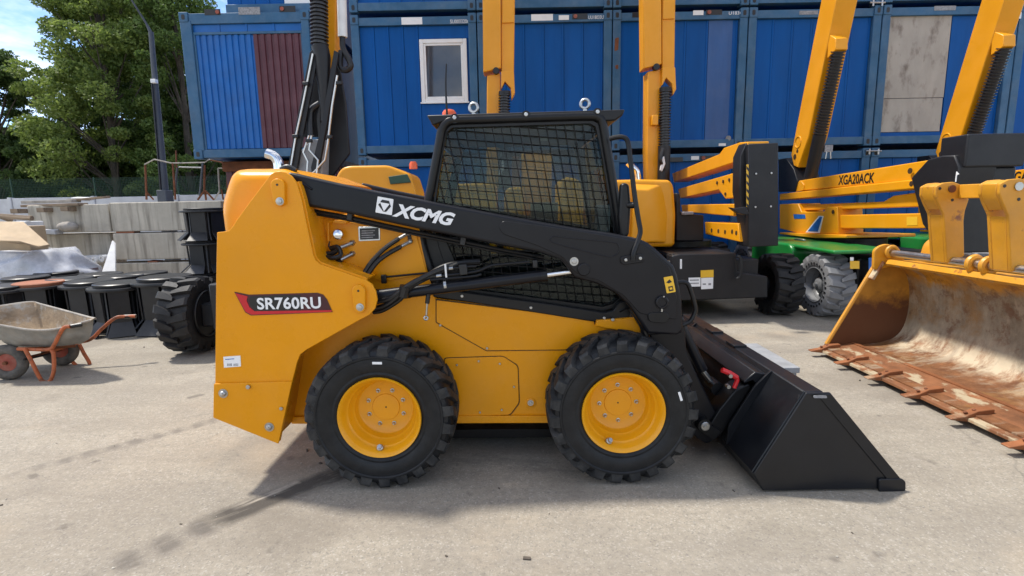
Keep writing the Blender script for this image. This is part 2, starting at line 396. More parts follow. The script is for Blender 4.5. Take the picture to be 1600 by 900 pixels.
# ================================================================== the ground
def ground_material():
    m = bpy.data.materials.new('yard_ground'); m.use_nodes = True
    N, L = m.node_tree.nodes, m.node_tree.links; b = N['Principled BSDF']
    geo = N.new('ShaderNodeNewGeometry'); pos = geo.outputs['Position']
    def noise(scale, det=6, ro=0.6, v=None, dist=0.0):
        n = N.new('ShaderNodeTexNoise'); n.inputs['Scale'].default_value = scale; n.inputs['Detail'].default_value = det
        n.inputs['Roughness'].default_value = ro; n.inputs['Distortion'].default_value = dist
        L.new(v if v is not None else pos, n.inputs['Vector']); return n.outputs['Fac']
    def ramp(f, lo, hi, c0=0.0, c1=1.0):
        r = N.new('ShaderNodeValToRGB'); r.color_ramp.elements[0].position = lo; r.color_ramp.elements[1].position = hi
        g = lambda c: (c, c, c, 1) if isinstance(c, float) else (*c, 1)
        r.color_ramp.elements[0].color = g(c0); r.color_ramp.elements[1].color = g(c1); L.new(f, r.inputs['Fac']); return r.outputs['Color']
    def mix(f, a, c, mode='MIX'):
        x = N.new('ShaderNodeMix'); x.data_type = 'RGBA'; x.blend_type = mode
        if isinstance(f, float): x.inputs[0].default_value = f
        else: L.new(f, x.inputs[0])
        for s, v in ((x.inputs[6], a), (x.inputs[7], c)):
            if isinstance(v, tuple): s.default_value = (*v, 1)
            else: L.new(v, s)
        return x.outputs[2]
    def math_(op, a, c=None, clamp=False):
        x = N.new('ShaderNodeMath'); x.operation = op; x.use_clamp = clamp
        for s, v in ((x.inputs[0], a), (x.inputs[1], c)):
            if v is None: continue
            if isinstance(v, (int, float)): s.default_value = v
            else: L.new(v, s)
        return x.outputs[0]
    cur = ramp(noise(0.55, 5), 0.3, 0.7, (0.315, 0.277, 0.218), (0.430, 0.384, 0.306))
    cur = mix(ramp(noise(2.4, 8, 0.7), 0.45, 0.75, 0.0, 0.55), cur, (0.235, 0.212, 0.180))
    cur = mix(ramp(noise(0.33, 4), 0.58, 0.72, 0.0, 0.55), cur, (0.40, 0.335, 0.255))          # sandy drifts
    cur = mix(ramp(noise(26, 6, 0.7), 0.40, 0.68, 0.0, 0.55), cur, (0.205, 0.180, 0.146))       # worn, gritty surface
    cur = mix(ramp(noise(34, 5, 0.7), 0.58, 0.72, 0.0, 0.5), cur, (0.47, 0.43, 0.36))
    vor = N.new('ShaderNodeTexVoronoi'); vor.inputs['Scale'].default_value = 120.0; L.new(pos, vor.inputs['Vector'])
    sp = N.new('ShaderNodeSeparateColor'); L.new(vor.outputs['Color'], sp.inputs[0])
    cur = mix(ramp(sp.outputs[0], 0.80, 1.0, 0.0, 0.58), cur, (0.50, 0.47, 0.41))              # pale aggregate
    cur = mix(ramp(sp.outputs[1], 0.82, 1.0, 0.0, 0.52), cur, (0.15, 0.14, 0.125))            # dark aggregate
    cur = mix(ramp(noise(150, 3), 0.38, 0.72, 0.0, 0.42), cur, (0.20, 0.18, 0.155))
    mpx = N.new('ShaderNodeMapping'); mpx.inputs['Scale'].default_value = (0.35, 2.6, 1); mpx.inputs['Rotation'].default_value = (0, 0, 0.25); L.new(pos, mpx.inputs['Vector'])
    cur = mix(ramp(noise(1.1, 7, 0.62, mpx.outputs[0]), 0.44, 0.70, 0.0, 0.50), cur, (0.215, 0.187, 0.150))      # swept dirt
    cur = mix(ramp(noise(1.9, 8, 0.7), 0.60, 0.74, 0.0, 0.5), cur, (0.43, 0.395, 0.345))                        # pale dust
    # cracks
    v2 = N.new('ShaderNodeTexVoronoi'); v2.feature = 'DISTANCE_TO_EDGE'; v2.inputs['Scale'].default_value = 0.33
    wob = N.new('ShaderNodeVectorMath'); wob.operation = 'ADD'
    nz = N.new('ShaderNodeTexNoise'); nz.inputs['Scale'].default_value = 2.5; nz.inputs['Detail'].default_value = 5; L.new(pos, nz.inputs['Vector'])
    sc = N.new('ShaderNodeVectorMath'); sc.operation = 'SCALE'; sc.inputs['Scale'].default_value = 0.6; L.new(nz.outputs['Color'], sc.inputs[0])
    L.new(pos, wob.inputs[0]); L.new(sc.outputs[0], wob.inputs[1]); L.new(wob.outputs[0], v2.inputs['Vector'])
    crack = math_('MULTIPLY', ramp(v2.outputs['Distance'], 0.0, 0.006, 1.0, 0.0), ramp(noise(0.6), 0.46, 0.60, 0.0, 0.55))
    cur = mix(crack, cur, (0.10, 0.09, 0.08))
    cur = mix(ramp(noise(1.05, 5, 0.5), 0.53, 0.64, 0.0, 0.5), cur, (0.180, 0.155, 0.124))      # old damp stains
    cur = mix(ramp(noise(4.6, 3, 0.5), 0.66, 0.73, 0.0, 0.6), cur, (0.115, 0.100, 0.085))       # oil drips
    cur = mix(ramp(noise(0.8, 6, 0.6), 0.54, 0.66, 0.0, 0.40), cur, (0.43, 0.345, 0.245))        # ochre sand
    # tyre tracks: straight worn streaks with a start and an end
    def streak(p, q, w, strength, col, lug=None, fade=0.3, nscale=9.0, lo=0.30, hi=0.62):
        nonlocal cur
        d = Vector((q[0]-p[0], q[1]-p[1], 0)); ln = d.length; d.normalize(); n = Vector((-d.y, d.x, 0))
        off = N.new('ShaderNodeVectorMath'); off.operation = 'SUBTRACT'; off.inputs[1].default_value = (p[0], p[1], 0); L.new(pos, off.inputs[0])
        def dot(v):
            x = N.new('ShaderNodeVectorMath'); x.operation = 'DOT_PRODUCT'; x.inputs[1].default_value = tuple(v); L.new(off.outputs[0], x.inputs[0]); return x.outputs['Value']
        al, la = dot(d), dot(n)
        wobble = math_('MULTIPLY', math_('SUBTRACT', noise(1.7, 3), 0.5), 0.16)
        la = math_('ABSOLUTE', math_('ADD', la, wobble))
        f = math_('SUBTRACT', 1.0, math_('DIVIDE', la, w), True)
        f = ramp(f, 0.0, 0.55)
        f = math_('MULTIPLY', f, ramp(math_('DIVIDE', al, ln), 0.0, 0.04)); f = math_('MULTIPLY', f, ramp(math_('DIVIDE', al, ln), 1.0 - fade, 1.0, 1.0, 0.0))
        mp = N.new('ShaderNodeMapping'); mp.inputs['Rotation'].default_value = (0, 0, -math.atan2(d.y, d.x)); mp.inputs['Scale'].default_value = (0.35, 1.6, 1)
        mp.vector_type = 'TEXTURE'; mp.inputs['Scale'].default_value = (2.8, 0.6, 1); mp.inputs['Rotation'].default_value = (0, 0, math.atan2(d.y, d.x)); L.new(pos, mp.inputs['Vector'])
        f = math_('MULTIPLY', f, ramp(noise(nscale, 6, 0.65, mp.outputs[0]), lo, hi))
        if lug:
            s = math_('SINE', math_('MULTIPLY', al, 2 * math.pi / lug)); s = math_('ADD', s, math_('MULTIPLY', math_('SUBTRACT', noise(6.0, 4), 0.5), 3.2)); f = math_('MULTIPLY', f, ramp(math_('ADD', math_('MULTIPLY', s, 0.5), 0.5), 0.0, 0.8, 0.28, 1.0))
        cur = mix(math_('MULTIPLY', f, strength), cur, col)
    streak(PZ(560, 728), PZ(285, 832), 0.115, 0.95, (0.075, 0.066, 0.056), fade=0.22, lo=0.22, hi=0.50)
    streak(PZ(470, 752), PZ(360, 795), 0.03, 0.9, (0.42, 0.37, 0.30), fade=0.3, lo=0.42, hi=0.55)
    streak(PZ(330, 818), PZ(60, 940), 0.12, 0.75, (0.125, 0.11, 0.095), lug=0.16, fade=0.45, lo=0.22, hi=0.55)
    streak(PZ(345, 655), PZ(-60, 762), 0.07, 0.72, (0.155, 0.138, 0.118), lug=0.125, fade=0.35, lo=0.2, hi=0.5)
    streak(PZ(700, 715), PZ(980, 740), 0.10, 0.5, (0.10, 0.09, 0.08), fade=0.5)
    streak(PZ(640, 850), PZ(1500, 880), 0.22, 0.18, (0.20, 0.18, 0.16), fade=0.4)
    streak(PZ(1040, 555), PZ(1420, 535), 0.30, 0.35, (0.17, 0.155, 0.135), fade=0.4)
    L.new(cur, b.inputs['Base Color']); b.inputs['Roughness'].default_value = 0.92; b.inputs['Specular IOR Level'].default_value = 0.25
    bp = N.new('ShaderNodeBump'); bp.inputs['Strength'].default_value = 0.55; bp.inputs['Distance'].default_value = 0.006
    hh = math_('ADD', noise(120, 5, 0.7), math_('MULTIPLY', noise(14, 4), 0.8)); L.new(hh, bp.inputs['Height']); L.new(bp.outputs[0], b.inputs['Normal'])
    return m
g = MB()
g.add([(-250, -120, 0), (250, -120, 0), (250, 400, 0), (-250, 400, 0)], [(0, 1, 2, 3)])
gr = g.build('ground', ground_material(), keep=True); tag(gr, kind='structure')

rng = random.Random(5)
pb = MB()
for i in range(1500):
    x, y = rng.uniform(-5.5, 4.5), 1.25 + rng.random() ** 1.6 * 6.0
    s = 0.0018 + 0.0042 * rng.random() ** 4
    pb.ball((x, y, s * 0.35), (s * rng.uniform(.8, 1.6), s * rng.uniform(.8, 1.4), s * 0.7), 5, 3)
pbo = pb.build('loose_gravel', M['pebble']); tag(pbo, 'tiny loose stones strewn over the yard ground', 'gravel', kind='stuff')

db_ = MB()
for i in range(70):
    x, y = rng.uniform(-4.5, 3.5), 1.4+rng.random()**1.3*5.5
    q = 0.005+0.011*rng.random()**2
    db_.box((x, y, q*0.25), (q*rng.uniform(0.8, 2.6), q*rng.uniform(0.6, 1.2), q*0.5), (0, 0, rng.uniform(0, 3.1)))
tag(db_.build('ground_debris', M['bark']), 'dark chips and splinters strewn over the yard ground', 'debris', kind='stuff')

# ================================================================== stacked site cabins
YC = 10.17                                   # front face of the cabin stack
DEEP = 5.6
CW, CH = 2.50, 2.50
def cabin(px_left_mid, row, label, wall='cabin_blue', front=None, width=None, yc=YC):
    """one module; px_left_mid = left and right x in metres"""
    x0, x1 = px_left_mid
    z0 = row * 2.515 + 0.02; z1 = z0 + 2.475
    t = thing('site_cabin', ((x0+x1)/2, yc, z0), label, 'cabin', 'blue site cabins stacked behind the machines')
    fr = M['cabin_frame_blue']
    post = 0.145
    b = MB().bb(x0+0.03, x1-0.03, yc+0.10, yc+DEEP, z0+0.04, z1-0.04); b.build('body', M[wall], t)
    for a, c in ((x0, x0+post), (x1-post, x1)):
        MB().bb(a, c, yc, yc+0.16, z0+0.16, z1-0.16).build('corner_post', fr, t, bevel=0.012)
        for zz in (z0, z1-0.17):
            cc = MB().bb(a-0.002, c+0.002, yc-0.012, yc+0.17, zz, zz+0.17).build('corner_casting', fr, t, bevel=0.01)
            mx = (a+c)/2
            MB().prism(rounded([(mx-0.028, zz+0.035), (mx+0.028, zz+0.035), (mx+0.028, zz+0.125), (mx-0.028, zz+0.125)], 0.026), yc-0.0155, yc-0.0135).build('casting_hole', M['decal_black'], cc)
    MB().bb(x0+post, x1-post, yc+0.012, yc+0.16, z1-0.185, z1-0.045).build('top_beam', fr, t, bevel=0.008)
    MB().bb(x0+post, x1-post, yc+0.012, yc+0.16, z0+0.03, z0+0.17).build('bottom_beam', fr, t, bevel=0.008)
    if front is None:
        panels(t, x0+post, x1-post, z0+0.17, z1-0.185, yc+0.075, wall)
    else:
        front(t, x0+post, x1-post, z0+0.17, z1-0.185, yc+0.075)
    return t
prng = random.Random(11)
def panels(t, a, b, z0, z1, y, wall, n=None):
    n = n or max(1, round((b-a)/0.37)); w = (b-a)/n
    for i in range(n):
        c, d = a + i*w + 0.002, a + (i+1)*w - 0.002
        e = prng.uniform(-0.002, 0.002)
        pts = [(c, y+e), (d-0.045, y+e), (d-0.038, y+e-0.011), (d-0.008, y+e-0.011), (d, y+e), (d, y+0.03), (c, y+0.03)]
        MB().prismz(pts, z0+0.003, z1-0.003).build('wall_panel', M[wall], t)
def plate(t, name, px0, py0, px1, py1, mat, y, th=0.004, parent=None, bevel=0):
    (xa, za), (xb, zb) = P(px0, py0, y), P(px1, py1, y)
    return MB().bb(min(xa, xb), max(xa, xb), y-th, y, min(za, zb), max(za, zb)).build(name, M[mat], parent or t, bevel=bevel)
def XC(px): return P(px, 130, YC)[0]
edges = [553, 748, 957, 1166, 1371, 1581, 1792]
xs = [XC(e) for e in edges]
# the middle row
def front_window(t, a, b, z0, z1, y):
    (wx0, wz1), (wx1, wz0) = P(655, 62, y), P(732, 160, y)
    panels(t, a, wx0-0.01, z0, z1, y, 'cabin_blue', 4)
    MB().bb(wx0-0.008, b, y, y+0.03, wz1+0.012, z1-0.003).build('wall_panel', M['cabin_blue'], t)
    MB().bb(wx0-0.008, b, y, y+0.03, z0+0.003, wz0-0.012).build('wall_panel', M['cabin_blue'], t)
    w = MB().bb(wx0+0.03, wx1-0.03, y+0.008, y+0.02, wz0+0.03, wz1-0.03).build('window', M['white_paint'], t)
    f = 0.072
    fm = MB()
    for q in ((wx0, wx0+f, wz0, wz1), (wx1-f, wx1, wz0, wz1), (wx0+f, wx1-f, wz1-f, wz1), (wx0+f, wx1-f, wz0, wz0+f)):
        fm.bb(q[0], q[1], y-0.028, y+0.012, q[2], q[3])
    fm.build('window_frame', M['white_paint'], w, bevel=0.008)
    g_ = 0.040; fm = MB()
    for q in ((wx0+f, wx0+f+g_, wz0+f, wz1-f), (wx1-f-g_, wx1-f, wz0+f, wz1-f), (wx0+f+g_, wx1-f-g_, wz1-f-g_, wz1-f), (wx0+f+g_, wx1-f-g_, wz0+f, wz0+f+g_)):
        fm.bb(q[0], q[1], y-0.014, y+0.012, q[2], q[3])
    fm.build('sash', M['white_paint'], w, bevel=0.006)
    MB().bb(wx0+f+g_-0.003, wx1-f-g_+0.003, y-0.004, y+0.004, wz0+f+g_-0.003, wz1-f-g_+0.003).build('pane', M['pane_glass'], w)
    MB().bb(wx0-0.02, wx1+0.02, y-0.045, y-0.0285, wz0-0.015, wz0+0.012).build('sill', M['white_paint'], w, bevel=0.004)
def front_board(t, a, b, z0, z1, y):
    (wx0, wz1), (wx1, wz0) = P(1383, 25, y), P(1468, 205, y)
    panels(t, wx1+0.02, b, z0, z1, y, 'cabin_blue', 2)
    MB().bb(a, wx0-0.012, y-0.02, y+0.03, z0, z1).build('wall_panel', M['cabin_frame_blue'], t, bevel=0.004)
    MB().bb(wx0-0.012, wx1+0.02, y, y+0.03, z0, wz0-0.01).build('wall_panel', M['cabin_blue'], t)
    zm = P(1400, 154, y)[1]
    MB().bb(wx0, wx1, y-0.012, y+0.02, zm+0.004, wz1).build('board', M['board'], t, bevel=0.003)
    MB().bb(wx0+0.004, wx1-0.006, y-0.006, y+0.02, wz0, zm-0.004).build('board', M['board'], t, bevel=0.003)
def front_patch(t, a, b, z0, z1, y):
    xa, xb = P(1105, 100, y)[0], P(1142, 100, y)[0]
    panels(t, a, xa, z0, z1, y, 'cabin_blue', 4)
    MB().bb(xa, xb, y-0.008, y+0.03, z0, z1).build('wall_panel', MATS['faded_blue'], t, bevel=0.003)
    panels(t, xb, b, z0, z1, y, 'cabin_blue', 1)
material('faded_blue', (0.016, 0.085, 0.265), 0.45, 0, 0.15, 2, 0.1, 4, dust=0.12, dscale=2.5, dustcol=(0.22, 0.24, 0.32), stretch=(3, 3, 0.4))
mid = []
mid.append(cabin((xs[0], xs[1]-0.02), 1, 'blue site cabin with a white-framed window, second storey of the stack', front=front_window))
mid.append(cabin((xs[1], xs[2]-0.02), 1, 'plain ribbed blue site cabin next to the window cabin, second storey'))
mid.append(cabin((xs[2], xs[3]-0.02), 1, 'blue site cabin with one faded wall strip and a rusty scuffed post', front=front_patch))
mid.append(cabin((xs[3], xs[4]-0.02), 1, 'plain dark blue site cabin between the faded-strip cabin and the boarded cabin'))
mid.append(cabin((xs[4], xs[5]-0.02), 1, 'blue site cabin with its window covered by stained grey board', front=front_board))
mid.append(cabin((xs[5], xs[6]-0.02), 1, 'blue site cabin beyond the boarded one, cut by the end of the row'))
lows = ['bottom-storey blue cabin under the window cabin', 'bottom-storey blue cabin under the plain ribbed cabin', 'bottom-storey blue cabin under the faded-strip cabin',
        'bottom-storey blue cabin under the plain dark blue cabin', 'bottom-storey blue cabin under the boarded cabin, numbered on its top beam', 'bottom-storey blue cabin at the end of the row']
ups = ['top-storey blue cabin above the window cabin', 'top-storey blue cabin above the plain ribbed cabin', 'top-storey blue cabin above the faded-strip cabin',
       'top-storey blue cabin above the plain dark blue cabin', 'top-storey blue cabin above the boarded cabin', 'top-storey blue cabin above the end cabin']
low = [cabin((xs[i], xs[i+1]-0.02), 0, lows[i]) for i in range(6)]
top = [cabin((xs[i], xs[i+1]-0.02), 2, ups[i]) for i in range(6)]
yb = YC + 0.011
def pocket(t, px0, py0, px1, py1, knob=True):
    q = plate(t, 'fork_pocket', px0, py0, px1, py1, 'decal_black', yb, 0.003)
    if knob:
        s = 1 if knob == 'R' else -1
        x, z = P(px1-5 if s > 0 else px0+5, (py0+py1)/2, yb)
        MB().cyl((x, yb-0.02, z), (x, yb-0.003, z), 0.035, 12).build('plug', M['old_red'], q)
plate(mid[0], 'label_plate', 627, 27.5, 660, 38, 'white_paint', yb)
text('SU0033206', M['decal_white'], mid[0], 'serial_number', (P(718, 33, yb)[0], yb-0.004, P(718, 33.5, yb)[1]), 0.34, 0.065)
plate(mid[1], 'label_plate', 830, 22.5, 864, 32, 'white_paint', yb)
plate(mid[1], 'label_plate', 873, 24, 889, 31, 'white_paint', yb)
pocket(mid[1], 894, 21.5, 918, 30, 'L')
text('UU18033U77', M['decal_white'], mid[1], 'serial_number', (P(934, 27, yb)[0], yb-0.004, P(934, 27, yb)[1]), 0.34, 0.06)
pocket(mid[2], 988, 19, 1005, 27, False)
plate(mid[2], 'label_plate', 1083, 16.5, 1099, 23.5, 'white_paint', yb); pocket(mid[2], 1103, 15.5, 1128, 23, 'L')
text('U1830', M['decal_white'], mid[2], 'serial_number', (P(1149, 20, yb)[0], yb-0.004, P(1149, 20.5, yb)[1]), 0.24, 0.055)
plate(mid[3], 'label_plate', 1249, 17, 1278, 22.5, 'decal_grey', yb); plate(mid[4], 'label_plate', 1460, 9.5, 1493, 16, 'decal_grey', yb)
plate(mid[5], 'label_plate', 1585, 16, 1595, 29, 'white_paint', YC-0.001)
plate(low[2], 'label_plate', 1123, 224, 1134, 228, 'white_paint', YC+0.011)
plate(low[2], 'label_plate', 1080, 244, 1092, 249.5, 'white_paint', yb); pocket(low[2], 1094, 243.5, 1120, 250, 'L'); pocket(low[2], 1046, 246, 1067, 252.5, False)
text('30047541', M['decal_white'], low[4], 'serial_number', (P(1519, 238.5, yb)[0], yb-0.004, P(1519, 238.5, yb)[1]), 0.36, 0.055)
rs = MB().prism(rounded(PL([(961, 60), (967, 58), (966, 78), (960, 80)], YC-0.001), 0.02), YC-0.004, YC-0.001).build('rust_scuff', M['rust'], mid[2])
MB().prism(rounded(PL([(961, 102), (966, 101), (966, 108), (962, 108)], YC-0.001), 0.02), YC-0.004, YC-0.001).build('rust_scuff', M['rust'], mid[2])
MB().cyl(P3(1138, 216, YC+0.01), P3(1138, 216, YC+0.07), 0.05, 10).build('socket', M['decal_grey'], mid[2])
# twist-lock clamps between cabins
for px, py in ((1371, 4), (1365, 236), (1577, 236)):
    o = MB().cyl(P3(px-12, py, YC-0.03), P3(px+12, py, YC-0.03), 0.018, 8)
    o.box(P3(px-7, py+1, YC-0.03), (0.03, 0.03, 0.10)).box(P3(px+7, py+1, YC-0.03), (0.03, 0.03, 0.10))
    solo(o, 'bridge_clamp', M['zinc'], P3(px, py, YC-0.03), {1371: 'bridge clamp joining the top corners of the boarded cabin', 1365: 'bridge clamp at the foot corner between the dark cabin and boarded cabin', 1577: 'bridge clamp at the foot corner between the boarded cabin and end cabin'}[px], 'clamp', 'bridge clamps between the cabins')

# the separate cabin with the two-colour shutter
YL = 10.17
xl0, xl1 = P(291, 130, YL)[0], P(489, 130, YL)[0]
zl0, zl1 = P(390, 247, YL)[1], P(390, 17, YL)[1]
lc = thing('site_cabin', ((xl0+xl1)/2, YL, zl0), 'blue site cabin faced with ribbed blue and maroon sheets, apart from the row', 'cabin', 'blue site cabins stacked behind the machines')
MB().bb(xl0+0.03, xl1-0.03, YL+0.10, YL+DEEP, zl0+0.04, zl1-0.04).build('body', M['cabin_blue'], lc)
for a, c in ((xl0, xl0+0.20), (xl1-0.14, xl1)):
    MB().bb(a, c, YL, YL+0.16, zl0+0.15, zl1-0.15).build('corner_post', M['cabin_frame_blue'], lc, bevel=0.012)
    for zz in (zl0, zl1-0.17):
        cc = MB().bb(a-0.002, a+0.16, YL-0.012, YL+0.17, zz, zz+0.17).build('corner_casting', M['cabin_frame_blue'], lc, bevel=0.01)
        MB().prism(rounded([(a+0.05, zz+0.04), (a+0.11, zz+0.04), (a+0.11, zz+0.13), (a+0.05, zz+0.13)], 0.026), YL-0.0155, YL-0.0135).build('casting_hole', M['decal_black'], cc)
MB().bb(xl0+0.16, xl1-0.14, YL+0.012, YL+0.16, zl1-0.20, zl1-0.02).build('top_beam', M['cabin_frame_blue'], lc, bevel=0.008)
MB().bb(xl0+0.16, xl1-0.14, YL+0.012, YL+0.16, zl0+0.02, zl0+0.17).build('bottom_beam', M['cabin_frame_blue'], lc, bevel=0.008)
zs1, zs0 = P(390, 52, YL)[1], P(390, 233, YL)[1]
panels(lc, xl0+0.2, xl1-0.14, zs1+0.05, zl1-0.2, YL+0.06, 'cabin_blue_bright', 4)
def rib_sheet(t, name, a, b, z0, z1, y, mat, n):
    w = (b-a)/n; pts = []
    for i in range(n):
        c = a+i*w; pts += [(c, y), (c+w*0.55, y), (c+w*0.66, y+0.022), (c+w*0.89, y+0.022)]
    pts += [(b, y), (b, y+0.035), (a, y+0.035)]
    return MB().prismz(pts, z0, z1).build(name, M[mat], t)
xm = P(401, 140, YL)[0]
rib_sheet(lc, 'ribbed_sheet', xl0+0.235, xm, zs0+0.02, zs1, YL+0.05, 'cabin_blue_bright', 9)['label'] = 'ribbed bright blue sheet'
rib_sheet(lc, 'ribbed_sheet', xm+0.004, xl1-0.17, zs0+0.02, zs1, YL+0.046, 'cabin_maroon', 7)['label'] = 'ribbed maroon sheet'
fm = MB().bb(xl0+0.2, xl1-0.142, YL+0.03, YL+0.07, zs1, zs1+0.045).bb(xl0+0.2, xl0+0.235, YL+0.03, YL+0.07, zs0, zs1).bb(xl1-0.17, xl1-0.142, YL+0.03, YL+0.07, zs0, zs1)
fm.build('sheet_frame', M['cabin_frame_blue'], lc, bevel=0.005)
for px0, py0, px1, py1, k in ((319, 14.5, 345, 23.5, 'R'), (436, 9.5, 462, 18.5, 'L')): pocket(lc, px0, py0, px1, py1, k)
plate(lc, 'label_plate', 372, 11.5, 407, 22.5, 'decal_grey', yb)
# a rust-red module below it, set back
rr0, rr1 = P(352, 300, YL+0.55)[0], P(535, 300, YL+0.55)[0]
lr = thing('site_cabin', ((rr0+rr1)/2, YL+0.55, 0.0), 'rust-red cabin set back beneath the blue and maroon cabin', 'cabin')
MB().bb(rr0, rr1, YL+0.65, YL+DEEP, 0.02, zl0-0.01).build('body', M['cabin_maroon'], lr)
MB().bb(rr0, rr1, YL+0.55, YL+0.68, zl0-0.20, zl0-0.008).build('top_beam', M['rust'], lr, bevel=0.01)
rib_sheet(lr, 'ribbed_sheet', rr0+0.05, rr1-0.05, 0.02, zl0-0.2, YL+0.61, 'cabin_maroon', 14)
MB().bb(xl0+0.02, rr0+0.3, YL+0.9, YL+DEEP-0.3, zl0-0.16, zl0-0.004).build('carrier_beam', M['rust'], lr)
# top-storey module on the blue and maroon cabin
ux0, ux1 = P(346, 0, YL)[0], P(485, 0, YL)[0]
lt = thing('site_cabin', ((ux0+ux1)/2, YL+0.1, zl1), 'blue and white cabin on the roof of the blue and maroon cabin', 'cabin', 'blue site cabins stacked behind the machines')
MB().bb(ux0, ux1, YL+0.25, YL+DEEP, zl1+0.004, zl1+2.48).build('body', M['cabin_blue'], lt)
MB().bb(ux0, ux1, YL+0.12, YL+0.25, zl1+0.004, zl1+0.16).build('bottom_beam', M['cabin_frame_blue'], lt, bevel=0.01)
xw = P(437, 0, YL)[0]
panels(lt, ux0, xw, zl1+0.16, zl1+2.4, YL+0.2, 'cabin_blue', 4)
MB().bb(xw+0.004, ux1, YL+0.2, YL+0.25, zl1+0.164, zl1+2.4).build('wall_panel', M['white_paint'], lt)

# ================================================================== concrete block wall, fence, pole
def block(name, px0, px1, z0, z1, y, label, dx=0.0, jit=0.0, deep=0.55):
    x0, x1 = P(px0, 380, y)[0]+dx, P(px1, 380, y)[0]+dx
    mb = MB().bb(x0+0.008, x1-0.008, y, y+deep, z0+0.006, z1-0.006)
    o = solo(mb, 'concrete_block', M['concrete'], ((x0+x1)/2, y, z0), label, 'concrete block', 'concrete foundation blocks', bevel=0.018)
    return o
block('b', 50, 177, 1.17, 1.74, 10.75, 'grey concrete block in the top course, planks lying on it')
block('b', 177.5, 352, 1.17, 1.76, 10.70, 'grey concrete block in the top course, steel trestles standing on it')
block('b', 72, 174, 0.585, 1.145, 10.95, 'dark-streaked concrete block in the middle course, set back behind the white rolls')
block('b', 177, 330, 0.60, 1.145, 10.66, 'pale clean concrete block in the middle course, wedged up on a stone')
block('b', 20, 165, 0.0, 0.575, 10.80, 'concrete block in the bottom course beneath the streaked block')
block('b', 168, 340, 0.0, 0.545, 10.60, 'concrete block in the bottom course beneath the wedged block')
o = solo(MB().box(P3(238, 411, 10.70)+Vector((0, 0.1, -0.01)), (0.20, 0.2, 0.11), (0, 0.06, 0)), 'brick_wedge', M['rust_lid'], P3(238, 414, 10.7), 'small stone wedge under the pale middle-course block', 'wedge', bevel=0.01)
o = solo(MB().box(P3(195, 363, 10.72)+Vector((0, 0.1, 0)), (0.36, 0.2, 0.035)), 'brick', M['rust_lid'], P3(195, 365, 10.72), 'flat red brick slipped between two courses of concrete blocks', 'brick', bevel=0.006)
# boards lying on the wall
lum = [((34, 322), (136, 319), 0.05, 'wood', 'long weathered plank on top of the block wall, lowest of its pile'),
       ((40, 316), (120, 314), 0.06, 'grey_wood', 'pale plank lying across the plank pile on the block wall'),
       ((112, 313), (165, 308), 0.045, 'wood', 'dark plank sticking out of the plank pile towards the fence'),
       ((118, 310), (142, 311), 0.05, 'white_plastic', 'short whitewashed board at the end of the plank pile')]
for k, (a, b, th, mt, lb) in enumerate(lum):
    yy = 10.85 + 0.13*k
    A, B = P3(a[0], a[1], yy), P3(b[0], b[1], yy)
    mb = MB().box((A+B)/2, ((B-A).length, 0.24, th), (0.03*k, -math.atan2(B.z-A.z, B.x-A.x), 0.12*(k-1.2)))
    solo(mb, 'plank', M[mt], ((A+B)/2)-Vector((0, 0, th/2)), lb, 'plank', 'planks on the block wall', bevel=0.006)
pal = MB()
A, B = P3(34, 330, 10.78), P3(125, 326, 10.78)
for o_, q in zip(('under the outer end of the planks on the block wall', 'under the middle of the planks on the block wall', 'under the inner end of the planks, next to the trestles'), (0.06, 0.5, 0.9)): solo(MB().box(A.lerp(B, q), (0.14, 0.5, 0.09)), 'wood_bearer', M['wood'], A.lerp(B, q)-Vector((0, 0, 0.045)), 'dark wooden bearer '+o_, 'bearer', 'bearers under the planks')
# white rolls and a sack by the wall
for k, (px, py, r) in enumerate(((112, 408, 0.085), (127, 407, 0.08), (146, 407, 0.075), (158, 404, 0.07))):
    c = P3(px, py, 10.45)
    solo(MB().lathe([(r, 0), (r, 0.42), (r*0.5, 0.425), (r*0.42, 0.41)][::-1] if False else [(r*0.45, 0.02), (r*0.5, 0.0), (r, 0.004), (r, 0.5)], c, (0.25, 1, 0), 16), 'white_roll', M['white_plastic'], c-Vector((0, 0, r)),
         ['white plastic roll beside the wrapped pile', 'white plastic roll between two other rolls on the bottom block', 'white plastic roll in front of the streaked block', 'white plastic roll next to the leaning white sheet'][k], 'roll', 'white rolls on the bottom blocks')
c = P3(106, 354, 10.6); sk = MB(); sk.ball(c, (0.20, 0.14, 0.10), 12, 8)
solo(sk, 'sack', M['grey_wood'], c-Vector((0, 0, 0.10)), 'small dirty sack stuffed between the block courses', 'sack')
c = P3(76, 362, 10.6)
solo(MB().box(c, (0.42, 0.2, 0.09), (0, 0.05, 0)), 'box_section', M['fence_concrete'], c-Vector((0, 0, 0.045)), 'pale flat beam lying beside the small sack', 'beam', bevel=0.01)
# leaning white sheet
sh = MB(); A = [P3(175, 376, 10.35), P3(179, 380, 10.3), P3(180, 424, 9.9), P3(158, 428, 9.85), P3(166, 405, 10.0)]
sh._pr(A, [v+Vector((0.0, 0.03, 0.0)) for v in A])
solo(sh, 'leaning_sheet', M['white_plastic'], P3(168, 428, 9.9), 'crumpled white sheet leaning against the block wall', 'sheet')

